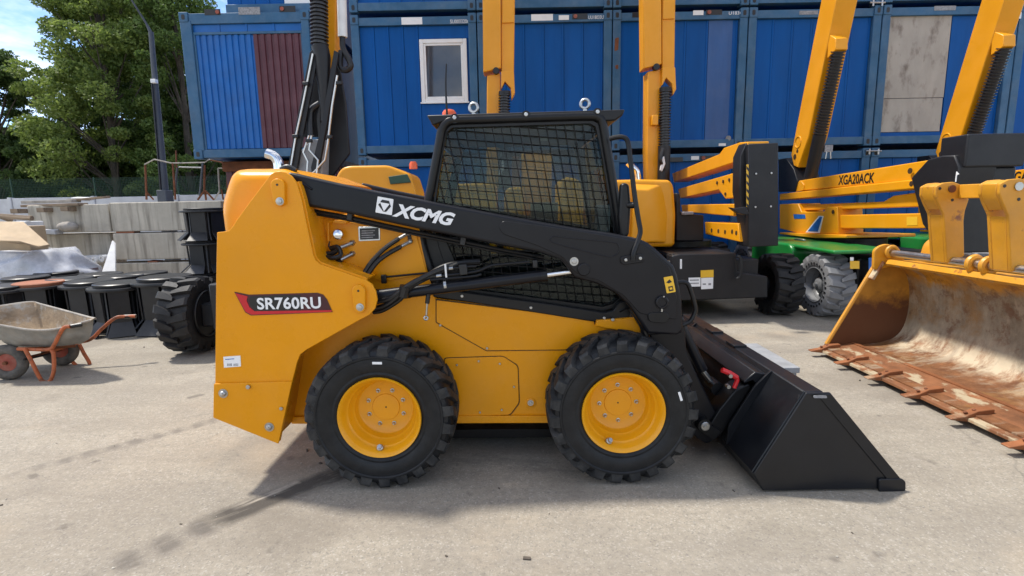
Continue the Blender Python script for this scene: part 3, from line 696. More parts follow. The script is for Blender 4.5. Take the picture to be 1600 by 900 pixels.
# trestles of rusty pipe on the wall
def trestle(name, label, pipes, y, foot):
    t = thing('pipe_trestle', P3(*foot, y), label, 'trestle', 'rusty pipe trestles on the block wall')
    for nm, pts, r, mt in pipes:
        MB().tube([P3(a, b, y+d) for a, b, d in pts], r, 8).build(nm, M[mt], t)
trestle('t', 'rusty pipe trestle with a bent top rail, beside the lamp pole', [
    ('post', [(227, 258, 0), (229, 312, 0)], 0.020, 'rust'), ('top_rail', [(226, 257, 0), (241, 249, 0), (268, 255, 0)], 0.014, 'grey_wood'),
    ('brace', [(229, 300, 0), (240, 312, 0.1)], 0.016, 'rust'), ('post', [(270, 255, 0), (274, 312, 0)], 0.020, 'rust'), ('post', [(277, 262, 0.1), (273, 300, 0.1)], 0.020, 'pole_grey'),
    ('post', [(275, 235, 0.05), (276, 262, 0.05)], 0.016, 'rust')], 11.0, (250, 313))
trestle('t', 'rusty pipe trestle with spread tripod feet and two crossbars', [
    ('top_rail', [(268, 255, 0), (320, 254, 0), (327, 249, 0)], 0.013, 'grey_wood'), ('crossbar', [(279, 261, 0.05), (316, 262, 0.05)], 0.013, 'zinc'),
    ('post', [(317, 254, 0), (312, 306, 0)], 0.022, 'pole_grey'), ('post', [(320, 258, 0), (319, 300, 0)], 0.020, 'rust'),
    ('foot', [(320, 297, 0), (309, 312, 0)], 0.020, 'rust'), ('foot', [(320, 297, 0), (334, 312, 0)], 0.020, 'rust'), ('foot', [(320, 297, 0), (322, 312, 0.15)], 0.020, 'rust')], 11.0, (320, 313))
trestle('t', 'pale pipe trestle under the corner of the blue and maroon cabin', [
    ('top_rail', [(328, 250, 0), (358, 256, 0)], 0.013, 'rust'), ('crossbar', [(341, 263, 0), (356, 263, 0)], 0.012, 'grey_wood'), ('post', [(341, 263, 0), (343, 300, 0)], 0.018, 'grey_wood'),
    ('post', [(355, 256, 0), (356, 312, 0)], 0.020, 'rust'), ('foot', [(343, 299, 0), (335, 312, 0)], 0.016, 'zinc'), ('foot', [(346, 296, 0), (349, 312, 0)], 0.018, 'rust')], 11.1, (345, 313))

# boundary fence: concrete panels with green mesh above
YF = 16.0
fz = thing('boundary_fence', (-12.0, YF, 0), 'grey concrete panel fence topped with green wire mesh, before the trees', 'fence')
xa = -17.5; k = 0
while xa < -5.0:
    xb = xa + 2.5
    MB().bb(xa+0.06, xb-0.06, YF, YF+0.08, 0.0, 2.02+0.02*(k % 2)).build('panel', M['fence_concrete'], fz, bevel=0.01)
    MB().bb(xa-0.055, xa+0.055, YF-0.04, YF+0.10, 0.0, 2.06).build('post', M['fence_concrete'], fz, bevel=0.015)
    MB().cyl((xa, YF+0.12, 1.8), (xa, YF+0.12, 2.62), 0.022, 8).build('mesh_post', M['mesh_green'], fz)
    ms = MB()
    for i in range(56):
        x = xa + 2.5*i/56
        ms.box((x, YF+0.12, 2.30), (0.006, 0.006, 0.56))
    for i in range(12): ms.box((xa+1.25, YF+0.124, 2.04+0.05*i), (2.5, 0.005, 0.006))
    ms.build('mesh_panel', M['mesh_green'], fz, keep=True)
    xa = xb; k += 1
# lamp pole
pt = thing('lamp_pole', P3(258, 312, 13.6), 'tall dark grey utility pole with a thin outreach arm, before the trees', 'pole')
MB().tube([P3(258, 312, 13.6)-Vector((0, 0, 1.9)), P3(258, 306, 13.6), P3(241, 110, 13.6), P3(236, 50, 13.6)], [0.10, 0.095, 0.062, 0.055], 12).build('mast', M['pole_grey'], pt)
MB().tube([P3(252.5, 312, 13.5), P3(237, 125, 13.5)], 0.022, 8).build('cable', M['lift_black'], pt)
MB().tube([P3(236, 52, 13.6), P3(228, 36, 13.55), P3(203, -4, 13.3), P3(190, -22, 13.2)], [0.045, 0.025, 0.018, 0.016], 8).build('outreach_arm', M['pole_grey'], pt)
MB().box(P3(241, 127, 13.45), (0.13, 0.10, 0.09)).build('junction_box', M['white_paint'], pt, bevel=0.01)
MB().bb(P(250, 300, 13.6)[0], P(265, 300, 13.6)[0], 13.45, 13.75, 0.0, P(258, 297, 13.6)[1]).build('base_sleeve', M['pole_grey'], pt, bevel=0.02)

# ================================================================== trees
def tree(name, x, y, h, rad, leaf, label, seed, n=22000, crown_lo=0.18, lean=0.0, trunk_r=0.16, size=0.085, clumps=120):
    rg = np.random.RandomState(seed); rr = random.Random(seed)
    t = thing(name, (x, y, 0), label, 'tree' if h > 5 else 'shrub', 'trees behind the fence')
    tr = MB()
    top = Vector((x+lean, y, h*0.95))
    path = smooth_path([(x, y, 0), (x+lean*0.2+rr.uniform(-.15, .15), y, h*0.3), (x+lean*0.6+rr.uniform(-.25, .25), y, h*0.65), top], 4)
    tr.tube(path, [trunk_r*(1-0.9*i/(len(path)-1)) for i in range(len(path))], 8)
    cl = []
    for i in range(clumps):
        u = rr.random(); zz = h*(crown_lo + (1-crown_lo)*u)
        prof = math.sin(math.pi*min(1, 0.12+0.86*(u**0.8)))**0.6
        a = rr.uniform(0, 2*math.pi); q = rad*prof*math.sqrt(rr.uniform(0.12, 1.0))
        f = min(1, zz/h); base = path[min(len(path)-1, int(f*0.85*(len(path)-1)))]
        c = Vector((base.x+math.cos(a)*q, base.y+math.sin(a)*q, zz))
        cl.append((c, rad*rr.uniform(0.10, 0.27)))
        if i % 3 == 0:
            m = base.lerp(c, 0.5)+Vector((0, 0, -0.12*q))
            tr.tube(smooth_path([base-Vector((0, 0, 0.25*q)), m, c], 3), 0.04, 5, True, 0.008)
    tr.build('trunk', M['bark'], t)
    per = n//clumps; V = []
    for c, s in cl:
        d = rg.normal(size=(per, 3)); d /= np.linalg.norm(d, axis=1)[:, None]+1e-6
        r_ = s*rg.uniform(0.25, 1.0, (per, 1))**0.5
        p = d*r_*np.array([1.15, 1.15, 0.72])+np.array(c)
        p[:, 2] -= 0.15*s
        u = rg.normal(size=(per, 3)); u /= np.linalg.norm(u, axis=1)[:, None]
        w = np.cross(u, rg.normal(size=(per, 3))); w /= np.linalg.norm(w, axis=1)[:, None]+1e-6
        sz = size*rg.uniform(0.6, 1.35, (per, 1))
        V.append(np.stack([p-u*sz, p+w*sz*0.55, p+u*sz, p-w*sz*0.55], 1))
    V = np.concatenate(V).reshape(-1, 3)-np.array([x, y, 0.0])
    nv = len(V); me = bpy.data.meshes.new('crown'); me.vertices.add(nv); me.vertices.foreach_set('co', V.ravel())
    me.loops.add(nv); me.loops.foreach_set('vertex_index', np.arange(nv)); me.polygons.add(nv//4)
    me.polygons.foreach_set('loop_start', np.arange(0, nv, 4)); me.update(); me.materials.append(M[leaf])
    o = bpy.data.objects.new('crown', me); COL.objects.link(o); o.parent = t
    return t
tree('broadleaf_tree', -17.2, 18.0, 6.9, 1.7, 'leaf_dark', 'dark green broadleaf tree farthest from the cabins, lower than the rest', 1, 64000, 0.12, 0.2, size=0.054)
tree('broadleaf_tree', -15.9, 21.0, 12.5, 1.7, 'leaf_dark', 'tall dark tree with ragged sparse branches against the open sky', 2, 64000, 0.15, 0.7, size=0.054, clumps=150)
tree('broadleaf_tree', -13.3, 18.2, 9.6, 2.2, 'leaf_light', 'yellow-green leafy tree right behind the utility pole', 3, 64000, 0.14, 0.1, size=0.054, clumps=150)
tree('broadleaf_tree', -13.6, 21.5, 13.2, 2.8, 'leaf_mid', 'tall mid green tree rising between the pole and the maroon cabin', 4, 64000, 0.15, 0.2, size=0.058, clumps=150)
tree('broadleaf_tree', -11.1, 18.6, 10.2, 1.9, 'leaf_mid', 'mid green tree close beside the blue and maroon cabin', 5, 64000, 0.10, 0.0, size=0.054)
tree('broadleaf_tree', -16.2, 24.5, 12.5, 2.8, 'leaf_dark', 'dark tree far back between the ragged tree and the yellow-green tree', 6, 64000, 0.10, 0.0, size=0.068)
for i, (x, y, h, r, lf, lb) in enumerate(((-17.5, 19.5, 4.6, 1.7, 'leaf_dark', 'low dark shrub under the outermost tree'), (-15.0, 19.0, 5.0, 1.7, 'leaf_dark', 'low dark shrub between the outermost tree and the yellow-green tree'),
                                     (-12.6, 19.8, 5.0, 1.7, 'leaf_mid', 'bushy shrub at the foot of the yellow-green tree'), (-10.6, 19.8, 4.9, 1.6, 'leaf_dark', 'dark shrub behind the pipe trestles'), (-20.5, 23.0, 5.0, 2.6, 'leaf_dark', 'broad dark thicket far beyond the fence'))):
    tree('shrub', x, y, h, r, lf, lb, 30+i, 30000, 0.02, 0.0, 0.05, 0.065, 70)
fw = MB(); frng = random.Random(77); FV = []
for i in range(9000):
    x = frng.uniform(-34, -6); z = frng.uniform(0.2, 4.2+1.2*math.sin(x*1.3)); y = 28+frng.uniform(-1, 1)
    FV.append((x, y, z))
for (x, y, z) in FV:
    a = frng.uniform(0, 6.28); s = frng.uniform(0.10, 0.22); u = Vector((math.cos(a), frng.uniform(-.5, .5), math.sin(a)))*s; w = Vector((-math.sin(a), frng.uniform(-.5, .5), math.cos(a)))*s*0.6
    c = Vector((x, y, z)); fw.add([c-u, c+w, c+u, c-w], [(0, 1, 2, 3)])
tag(fw.build('far_wood', M['leaf_dark'], keep=True), 'dark mass of far foliage behind the separate trees', 'woodland', kind='stuff')
# ================================================================== black plastic chamber pieces
def chamber(x, y, z, s, label, lid='black_plastic', group='black plastic manhole necks', rot=0.0):
    t = thing('manhole_neck', (x, y, z), label, 'manhole neck', group)
    n = 24; O = Vector((x, y, z))
    MB().lathe([(0.15*s, 0.0), (0.20*s, 0.0), (0.20*s, 0.56*s), (0.15*s, 0.56*s)], O, (0, 0, 1), n).build('body', M['black_plastic'], t)
    MB().lathe([(0.22*s, 0.555*s), (0.345*s, 0.56*s), (0.35*s, 0.575*s), (0.345*s, 0.595*s), (0.22*s, 0.60*s)], O, (0, 0, 1), 32).build('flange', M['black_plastic'], t)
    MB().lathe([(0.17*s, 0.598*s), (0.28*s, 0.60*s), (0.285*s, 0.635*s), (0.27*s, 0.645*s), (0.17*s, 0.64*s)], O, (0, 0, 1), 32).build('ring', M[lid], t)
    for k in range(6):
        b = rot + 2*math.pi*k/6; q = Vector((math.cos(b), math.sin(b), 0)); r_ = Vector((-math.sin(b), math.cos(b), 0))
        pr = [(0.275, 0.56, 0.105), (0.262, 0.17, 0.105), (0.395, 0.014, 0.150)]
        m_ = MB()
        for (r0, z0, w0), (r1, z1, w1) in zip(pr, pr[1:]):
            A = [O+q*r0*s-r_*w0*s+Vector((0, 0, z0*s)), O+q*r0*s+r_*w0*s+Vector((0, 0, z0*s)), O+q*r1*s+r_*w1*s+Vector((0, 0, z1*s)), O+q*r1*s-r_*w1*s+Vector((0, 0, z1*s))]
            m_._pr(A, [v-q*0.016-Vector((0, 0, 0.006)) for v in A])
        m_.build('skirt_panel', M['black_plastic'], t)
        a = b + math.pi/6; ca, sa = math.cos(a), math.sin(a)
        pp = [(0.18*s, 0.012), (0.345*s, 0.012), (0.27*s, 0.15*s), (0.27*s, 0.56*s), (0.18*s, 0.56*s)]
        MB()._pr([O+Vector((ca*r-sa*0.009, sa*r+ca*0.009, h)) for r, h in pp], [O+Vector((ca*r+sa*0.009, sa*r-ca*0.009, h)) for r, h in pp]).build('rib', M['black_plastic'], t)
    return t
neck_lab = 'black ribbed manhole neck in the back rows before the block wall'
neck_own = {258: 'largest black manhole neck, standing beside the pallet and black tyre', 187: 'black manhole neck right behind the wheelbarrow handle', 140: 'black manhole neck right behind the far rim of the wheelbarrow tray', 4: 'black manhole neck beside the rust-ringed one, before the wrapped pile'}
for px, py, s in ((4, 446, 0.98), (109, 434, 1.0), (140, 438, 1.0), (157, 427, 1.0), (190, 430, 1.0), (187, 440.5, 1.03), (228, 425, 1.0), (258, 431, 1.12), (40, 432, 1.0), (88, 424, 1.0)):
    x, y = PZ(px, py, 0.645*s); chamber(x, y, 0.0, s, neck_own.get(px, neck_lab), rot=px*0.7)
x, y = PZ(61, 440, 0.645); chamber(x, y, 0.0, 1.0, 'black plastic manhole neck with a rust-brown top ring', 'rust_lid')
x, y = P(286, 380, 8.9)[0]+0.37, 8.9
for k, lb in enumerate(('black manhole neck at the bottom of the stack behind the tyre', 'black manhole neck in the middle of the stack behind the tyre', 'black manhole neck topmost of the stack behind the tyre')):
    chamber(x+0.02*k, y, 0.536*k, 1.05, lb, rot=0.3+0.2*k).scale.z = 0.79
# low pallet under a neck
pl = thing('pallet', (*PZ(228, 498), 0.0), 'weathered timber pallet lying on the ground by the black tyre', 'pallet')
cx, cy = PZ(230, 492)
for k in range(6): MB().bb(cx-0.38, cx+0.5, cy+0.13*k-0.05, cy+0.13*k+0.05, 0.125, 0.147).build('slat', M['grey_wood'], pl, bevel=0.003)
for k in range(3): MB().bb(cx-0.37+k*0.385, cx-0.27+k*0.385, cy-0.05, cy+0.70, 0.022, 0.124).build('bearer', M['grey_wood'], pl, bevel=0.004)
for k in (0, 5): MB().bb(cx-0.38, cx+0.5, cy+0.13*k-0.05, cy+0.13*k+0.05, 0.0, 0.021).build('bottom_slat', M['grey_wood'], pl, bevel=0.003)

# ================================================================== wrapped pile
def mound(name, outline_fn, n, m, mat, parent):
    vs, fs = [], []
    for i in range(m+1):
        for k in range(n): vs.append(outline_fn(i/m, 2*math.pi*k/n))
    for i in range(m):
        for k in range(n): fs.append((i*n+k, i*n+(k+1) % n, (i+1)*n+(k+1) % n, (i+1)*n+k))
    fs.append(tuple(m*n+k for k in range(n)))
    mb = MB(); mb.add(vs, fs); o = mb.build(name, M[mat], parent, sharp=180); return o
wp0 = P3(30, 452, 8.4); wp0.z = 0
wt = thing('wrapped_pile', tuple(wp0), 'pile of goods under brown board, wrapped in glossy stretch film', 'wrapped pile')
wr = random.Random(3); ph = [(wr.uniform(0, 6.28), wr.uniform(2, 9), wr.uniform(0.003, 0.010)) for _ in range(9)]
def crease(a, t): return sum(c*math.sin(f*a+p+4*t*(1 if i % 2 else -1)) for i, (p, f, c) in enumerate(ph))
def sq(a, e=0.5): return (math.copysign(abs(math.cos(a))**e, math.cos(a)), math.copysign(abs(math.sin(a))**e, math.sin(a)))
def body(t, a):
    c, s = sq(a); r = 1.0-0.04*t; w = crease(a, t)
    return (wp0.x+(0.80+0.02*t)*r*c+w*c, wp0.y+0.35+0.6*r*s+w*s, 0.0+0.62*t)
mound('goods', body, 64, 6, 'wrapped_goods', wt)
def film(t, a):
    c, s = sq(a, 0.6); r = 1.06-0.42*t**1.6; w = 1.5*crease(a, t*2)
    return (wp0.x-0.02+0.80*r*c+w*c, wp0.y+0.35+0.62*r*s+w*s, 0.50+0.48*t+0.5*w)
mound('film', film, 96, 9, 'plastic_film', wt)
kb = MB(); A = [P3(-30, 345, 8.5), P3(37, 346, 8.6), P3(78, 382, 8.35), P3(60, 386, 8.2), P3(30, 376, 8.0), P3(-30, 374, 8.0)]
kb._pr(A, [v-Vector((0, 0, 0.03)) for v in A]); kb.build('brown_board', M['kraft'], wt, bevel=0.01)
x0, z0 = P(-25, 352, 8.75); MB().bb(x0, P(50, 352, 8.75)[0], 8.65, 9.0, 0.6, P(10, 350, 8.75)[1]-0.04).build('inner_crate', M['kraft'], wt, bevel=0.01)
# dark beams lying behind it
for k, (a, b, lb) in enumerate((((-20, 336), (50, 341), 'dark steel beam lying on the pile beyond the wrapped goods'), ((-20, 331), (20, 345), 'dark short beam crossing the longer beam beyond the wrapped goods'))):
    A, B = P3(*a, 9.9), P3(*b, 9.9+0.2*k)
    solo(MB().tube([A, B], 0.05, 6), 'steel_beam', M['wood'], (A+B)/2-Vector((0, 0, 0.05)), lb, 'beam')
rk = MB(); c0 = P3(0, 345, 9.9); rk.bb(c0.x-0.9, c0.x+0.55, 9.75, 10.2, 0.0, c0.z-0.02)
solo(rk, 'crate', M['white_plastic'], (c0.x-0.2, 9.97, 0), 'pale crate carrying the dark beams beyond the wrapped goods', 'crate', bevel=0.02)

# ================================================================== wheelbarrow
bar0 = PZ(75, 598); B0 = Vector((bar0[0], bar0[1], 0))
wb = thing('wheelbarrow', tuple(B0), 'dirty grey two-wheeled wheelbarrow on an orange-red tube frame', 'wheelbarrow')
YN, YFAR = 4.78, 5.36                      # near and far side of the tub rim
def pn(px, py, d=0.0): return P3(px, py, YN+d)
rimN = [pn(-22, 503), pn(0, 508, -0.02), pn(55, 516, -0.03), pn(100, 512, -0.01), pn(149, 498, 0.10)]
rimF = [P3(-22, 482, YFAR), P3(2, 478, YFAR+0.05), P3(47, 472, YFAR+0.10), P3(66, 476, YFAR+0.08), P3(140, 496, YFAR-0.35)]
rim = smooth_path(rimN, 6)+smooth_path(rimF[::-1], 6)
cen = sum(rim, Vector())/len(rim)
floorz = P(60, 542, YN+0.1)[1]
def shrink(v, f, z, dx=0.0): return Vector((cen.x+dx+(v.x-cen.x)*f, cen.y+(v.y-cen.y)*f, z))
prof = [(1.0, None), (0.97, 0.03), (0.90, 0.42), (0.80, 0.78), (0.66, 0.97), (0.5, 1.0)]
def tub(inner):
    vs, fs = [], []; n = len(rim); g_ = 0.010 if inner else 0.0
    for f, t in prof:
        for v in rim:
            if t is None: vs.append(Vector(v)+Vector((0, 0, 0.001 if inner else 0)))
            else:
                q = shrink(v, f-(0.012 if inner else 0), v.z+(floorz-v.z)*t+g_, 0.05*t); vs.append(q)
    for i in range(len(prof)-1):
        for k in range(n): fs.append((i*n+k, i*n+(k+1) % n, (i+1)*n+(k+1) % n, (i+1)*n+k))
    fs.append(tuple((len(prof)-1)*n+k for k in range(n)))
    return MB().add(vs, fs)
tb = tub(False).build('tub', M['barrow_metal'], wb, sharp=60)
tub(True).build('tub_lining', M['cement_crust'], tb, sharp=60)
MB().tube(rim+[rim[0]], 0.011, 8).build('rolled_rim', M['grey_wood'], tb)
def bwheel(c, label):
    w = thing('x', c, label, 'x'); bpy.data.objects.remove(w)
    r = 0.172
    ax = Vector((0.16, -1, 0.0)).normalized(); c = Vector(c)
    w = MB().torus(c, ax, r-0.045, 0.046, 36, 12).build('wheel', M['old_tyre'], wb)
    MB().lathe([(0.0, -0.012), (0.05, -0.022), (0.085, -0.012), (0.118, -0.032), (0.118, 0.032), (0.085, 0.012), (0.05, 0.022), (0.0, 0.012)][1:-1], c, ax, 28).build('rim', M['old_red'], w)
    MB().cyl(c-ax*0.05, c+ax*0.05, 0.017, 10).build('hub', M['rust'], w)
c1 = P3(13, 569, YN+0.06); c1.z = 0.172
c2 = P3(96, 558, YN+0.50); c2.z = 0.172
bwheel(c1, ''); bwheel(c2, '')
MB().cyl(c1, c2, 0.012, 8).build('axle', M['rust'], wb)
rd = 0.017
def bt(name, pts, mat='orange_rust', r=rd, n=5): MB().tube(smooth_path(pts, n), r, 9).build(name, M[mat], wb)
bt('leg', [pn(39, 545), pn(50, 566, -0.01), pn(62, 590), pn(70, 597), pn(78, 595), pn(84, 580), pn(84, 555, 0.01), pn(80, 545, 0.02)])
d2 = 0.52
bt('leg', [P3(96, 549, YN+d2), P3(112, 564, YN+d2), P3(126, 577, YN+d2), P3(136, 577, YN+d2), P3(140, 568, YN+d2), P3(131, 552, YN+d2), P3(124, 538, YN+d2)])
bt('handle', [pn(28, 545, 0.03), pn(75, 546, 0.02), pn(85, 538), pn(92, 524, -0.02), pn(100, 512, -0.02), pn(110, 510, -0.01)])
bt('handle', [P3(80, 549, YN+0.3), P3(120, 536, YN+0.42), P3(142, 530, YN+0.45), P3(160, 513, YN+0.5), P3(180, 497, YN+0.55), P3(196, 494.5, YN+0.6), P3(212, 494, YN+0.62)])
bt('grip', [P3(194, 494.8, YN+0.6), P3(213, 494, YN+0.63)], 'hose', 0.021)
bt('grip', [pn(111, 510, -0.012), pn(128, 507, 0.03)], 'hose', 0.019)
bt('cross_tube', [pn(30, 545, 0.03), P3(100, 544, YN+0.5)])
bt('frame_tube', [pn(40, 546, 0.2), P3(118, 540, YN+0.4)], 'rust')
bt('brace', [pn(37, 562, 0.05), P3(78, 553, YN+0.3)], 'lift_black', 0.010)
# ================================================================== the worn bucket of a wheel loader, opening towards the yard
def worn_bucket_material():
    m = bpy.data.materials.new('worn_bucket'); m.use_nodes = True; N, L = m.node_tree.nodes, m.node_tree.links; b = N['Principled BSDF']
    geo = N.new('ShaderNodeNewGeometry'); pos = geo.outputs['Position']
    sep = N.new('ShaderNodeSeparateXYZ'); L.new(pos, sep.inputs[0])
    def noise(scale, det=8, ro=0.65, st=None):
        n = N.new('ShaderNodeTexNoise'); n.inputs['Scale'].default_value = scale; n.inputs['Detail'].default_value = det; n.inputs['Roughness'].default_value = ro
        if st:
            mp = N.new('ShaderNodeMapping'); mp.inputs['Scale'].default_value = st; L.new(pos, mp.inputs['Vector']); L.new(mp.outputs[0], n.inputs['Vector'])
        else: L.new(pos, n.inputs['Vector'])
        return n.outputs['Fac']
    def ramp(f, lo, hi, c0, c1):
        r = N.new('ShaderNodeValToRGB'); r.color_ramp.elements[0].position = lo; r.color_ramp.elements[1].position = hi
        r.color_ramp.elements[0].color = (*c0, 1); r.color_ramp.elements[1].color = (*c1, 1); L.new(f, r.inputs['Fac']); return r.outputs['Color']
    def ma(op, a, c):
        x = N.new('ShaderNodeMath'); x.operation = op
        for s, v in ((x.inputs[0], a), (x.inputs[1], c)):
            if isinstance(v, (int, float)): s.default_value = v
            else: L.new(v, s)
        return x.outputs[0]
    def mix(f, a, c):
        x = N.new('ShaderNodeMix'); x.data_type = 'RGBA'; L.new(f, x.inputs[0])
        for s, v in ((x.inputs[6], a), (x.inputs[7], c)):
            if isinstance(v, tuple): s.default_value = (*v, 1)
            else: L.new(v, s)
        return x.outputs[2]
    BW = (0, 0, 0); WH = (1, 1, 1)
    rust = ramp(noise(7), 0.3, 0.7, (0.115, 0.045, 0.020), (0.29, 0.125, 0.050))
    steel = ramp(noise(5, 9, 0.7, (1, 1, 0.5)), 0.3, 0.72, (0.165, 0.130, 0.088), (0.44, 0.37, 0.265))
    paint = ramp(noise(4), 0.3, 0.7, (0.44, 0.20, 0.02), (0.62, 0.31, 0.03))
    wob = ma('MULTIPLY', ma('SUBTRACT', noise(2.4, 7), 0.5), 0.7)
    zz = ma('ADD', sep.outputs['Z'], wob)
    cur = mix(ramp(zz, 0.20, 0.30, BW, WH), rust, steel)                       # scoured middle
    cur = mix(ramp(ma('ADD', sep.outputs['Z'], ma('MULTIPLY', wob, 0.5)), 0.76, 0.84, BW, WH), cur, paint)   # paint left at the top
    sx = ma('ADD', sep.outputs['Y'], ma('MULTIPLY', wob, 0.4))
    cur = mix(ramp(noise(2.2, 8, 0.7), 0.53, 0.66, BW, (0.75,)*3), cur, (0.30, 0.155, 0.045))
    cur = mix(ramp(noise(5.5, 8, 0.75), 0.53, 0.62, BW, (0.65,)*3), cur, (0.145, 0.055, 0.022))
    fl = ma('MULTIPLY', ramp(ma('ADD', sep.outputs['Z'], ma('MULTIPLY', wob, 0.25)), 0.115, 0.15, BW, WH), ramp(ma('ADD', sep.outputs['Z'], ma('MULTIPLY', wob, 0.6)), 0.26, 0.40, WH, BW))
    fl = ma('MULTIPLY', fl, ramp(noise(5.0, 8, 0.7, (1, 1.2, 0.35)), 0.40, 0.56, BW, (0.9,)*3))
    cur = mix(fl, cur, (0.56, 0.47, 0.33))                                      # broken pale cream fringe at the foot of the shell
    cur = mix(ramp(noise(3.2, 9, 0.72, (0.6, 2.2, 1)), 0.54, 0.62, BW, (0.6,)*3), cur, (0.40, 0.33, 0.24))
    L.new(cur, b.inputs['Base Color']); b.inputs['Roughness'].default_value = 0.55; b.inputs['Metallic'].default_value = 0.15
    rgh = ramp(noise(9), 0.3, 0.7, (0.38,)*3, (0.72,)*3); L.new(rgh, b.inputs['Roughness'])
    bp = N.new('ShaderNodeBump'); bp.inputs['Strength'].default_value = 0.4; bp.inputs['Distance'].default_value = 0.01; L.new(noise(24, 8), bp.inputs['Height']); L.new(bp.outputs[0], b.inputs['Normal'])
    MATS['worn_bucket'] = m
LX0 = 3.10
worn_bucket_material()
material('bucket_yellow', (0.62, 0.275, 0.012), 0.45, 0, 0.16, 3, 0.12, 20, col2=(0.24, 0.085, 0.03), mixscale=6, mixlo=0.60, mixhi=0.68, dust=0.10)
def two_zone(name, low, high, lo, hi, axis, wob, var=0.3, rough=0.55):
    m = material(name, high, rough, 0.05, var, 4, 0.15, 24); N, L = m.node_tree.nodes, m.node_tree.links; b = N['Principled BSDF']
    src = b.inputs['Base Color'].links[0].from_socket; geo = N.new('ShaderNodeNewGeometry'); sp = N.new('ShaderNodeSeparateXYZ'); L.new(geo.outputs['Position'], sp.inputs[0])
    nz = N.new('ShaderNodeTexNoise'); nz.inputs['Scale'].default_value = 3.2; nz.inputs['Detail'].default_value = 9; nz.inputs['Roughness'].default_value = 0.7; L.new(geo.outputs['Position'], nz.inputs['Vector'])
    ma = N.new('ShaderNodeMath'); ma.operation = 'MULTIPLY_ADD'; ma.inputs[1].default_value = wob; L.new(nz.outputs['Fac'], ma.inputs[0]); L.new(sp.outputs[axis], ma.inputs[2])
    mr = N.new('ShaderNodeMapRange'); mr.inputs['From Min'].default_value = lo+wob*0.5; mr.inputs['From Max'].default_value = hi+wob*0.5; L.new(ma.outputs[0], mr.inputs['Value'])
    mx = N.new('ShaderNodeMix'); mx.data_type = 'RGBA'; L.new(mr.outputs[0], mx.inputs[0]); mx.inputs[6].default_value = (*low, 1); L.new(src, mx.inputs[7]); L.new(mx.outputs[2], b.inputs['Base Color'])
    return m
two_zone('bucket_side', (0.115, 0.042, 0.016), (0.44, 0.20, 0.022), 0.50, 0.62, 'Z', 0.5)
material('edge_plate', (0.22, 0.088, 0.035), 0.6, 0.1, 0.4, 5, 0.25, 30, col2=(0.42, 0.34, 0.22), mixscale=4.2, mixlo=0.53, mixhi=0.60, stretch=(1.6, 0.8, 1))
material('edge_rust', (0.26, 0.095, 0.035), 0.6, 0.2, 0.35, 4, 0.2, 30, col2=(0.46, 0.37, 0.24), mixscale=3.0, mixlo=0.56, mixhi=0.72)
material('pale_wear', (0.52, 0.43, 0.28), 0.6, 0.1, 0.3, 6, 0.2, 30, col2=(0.32, 0.13, 0.05), mixscale=7.0, mixlo=0.50, mixhi=0.60)
LX = 3.10
YB1, YB0 = 5.12, 2.20                       # far and near end along Y
lb = thing('loader_bucket', (LX+0.6, (YB0+YB1)/2, 0), 'big worn yellow wheel-loader bucket with rusty teeth, resting on the ground', 'loader bucket')
outer = [(LX+0.03, 0.055), (LX+0.42, 0.068), (LX+0.58, 0.08), (LX+0.75, 0.12), (LX+0.85, 0.22), (LX+0.89, 0.40), (LX+0.89, 0.62), (LX+0.84, 0.82), (LX+0.72, 0.925), (LX+0.52, 0.945)]
inner = [(LX+0.53, 0.912), (LX+0.69, 0.888), (LX+0.795, 0.795), (LX+0.84, 0.61), (LX+0.84, 0.41), (LX+0.80, 0.255), (LX+0.715, 0.165), (LX+0.57, 0.122), (LX+0.42, 0.108), (LX+0.03, 0.088)]
def dense(p): return [tuple(v)[:2] for v in smooth_path([(a, b, 0) for a, b in p], 4)]
MB().prism(dense(outer)+dense(inner), YB0, YB1).build('shell', MATS['worn_bucket'], lb, sharp=50)
side = dense(outer)+[(LX+0.50, 0.90), (LX+0.06, 0.12)]
for y0, y1 in ((YB1, YB1+0.035), (YB0-0.035, YB0)):
    sp = MB().prism(side, y0, y1).build('side_plate', M['bucket_side'], lb, bevel=0.004)
    e = MB()
    e.tube([(LX+0.065, (y0+y1)/2, 0.11), (LX+0.50, (y0+y1)/2, 0.935)], 0.022, 8); e.build('side_edge', M['bucket_yellow'], sp)
# cutting edge: sloping worn plate and pale wear band
MB().prism([(LX-0.02, 0.045), (LX+0.30, 0.085), (LX+0.30, 0.122), (LX-0.015, 0.068)], YB0-0.02, YB1+0.02).build('cutting_edge', M['edge_plate'], lb, bevel=0.004)
MB().prism([(LX+0.30, 0.118), (LX+0.345, 0.116), (LX+0.345, 0.128), (LX+0.30, 0.130)], YB0, YB1).build('weld_seam', M['edge_rust'], lb)
ty = [PZ(px, py, 0.07)[1] for px, py in ((1299, 554), (1335, 573), (1385, 598), (1438, 627), (1500, 658), (1582, 694))]
ty = [YB1-0.03+(ty[-1]-YB1+0.03)*k/5 for k in range(6)]; ty.append(2*ty[-1]-ty[-2])
for y in ty:
    if y < YB0: continue
    A = [(-0.13, 0.056), (0.02, 0.036), (0.16, 0.06), (0.16, 0.128), (0.05, 0.118), (-0.03, 0.082), (-0.13, 0.066)]
    tt = MB().prism([(LX+a, z) for a, z in A], y-0.030, y+0.030).build('tooth', M['edge_rust'], lb, bevel=0.008)
    for a in (-0.015, 0.045):
        MB().ball((LX+a, y-0.0, 0.094+0.25*(a+0.015)+0.006), (0.014, 0.014, 0.009), 8, 5).build('bolt_head', M['rust'], tt)
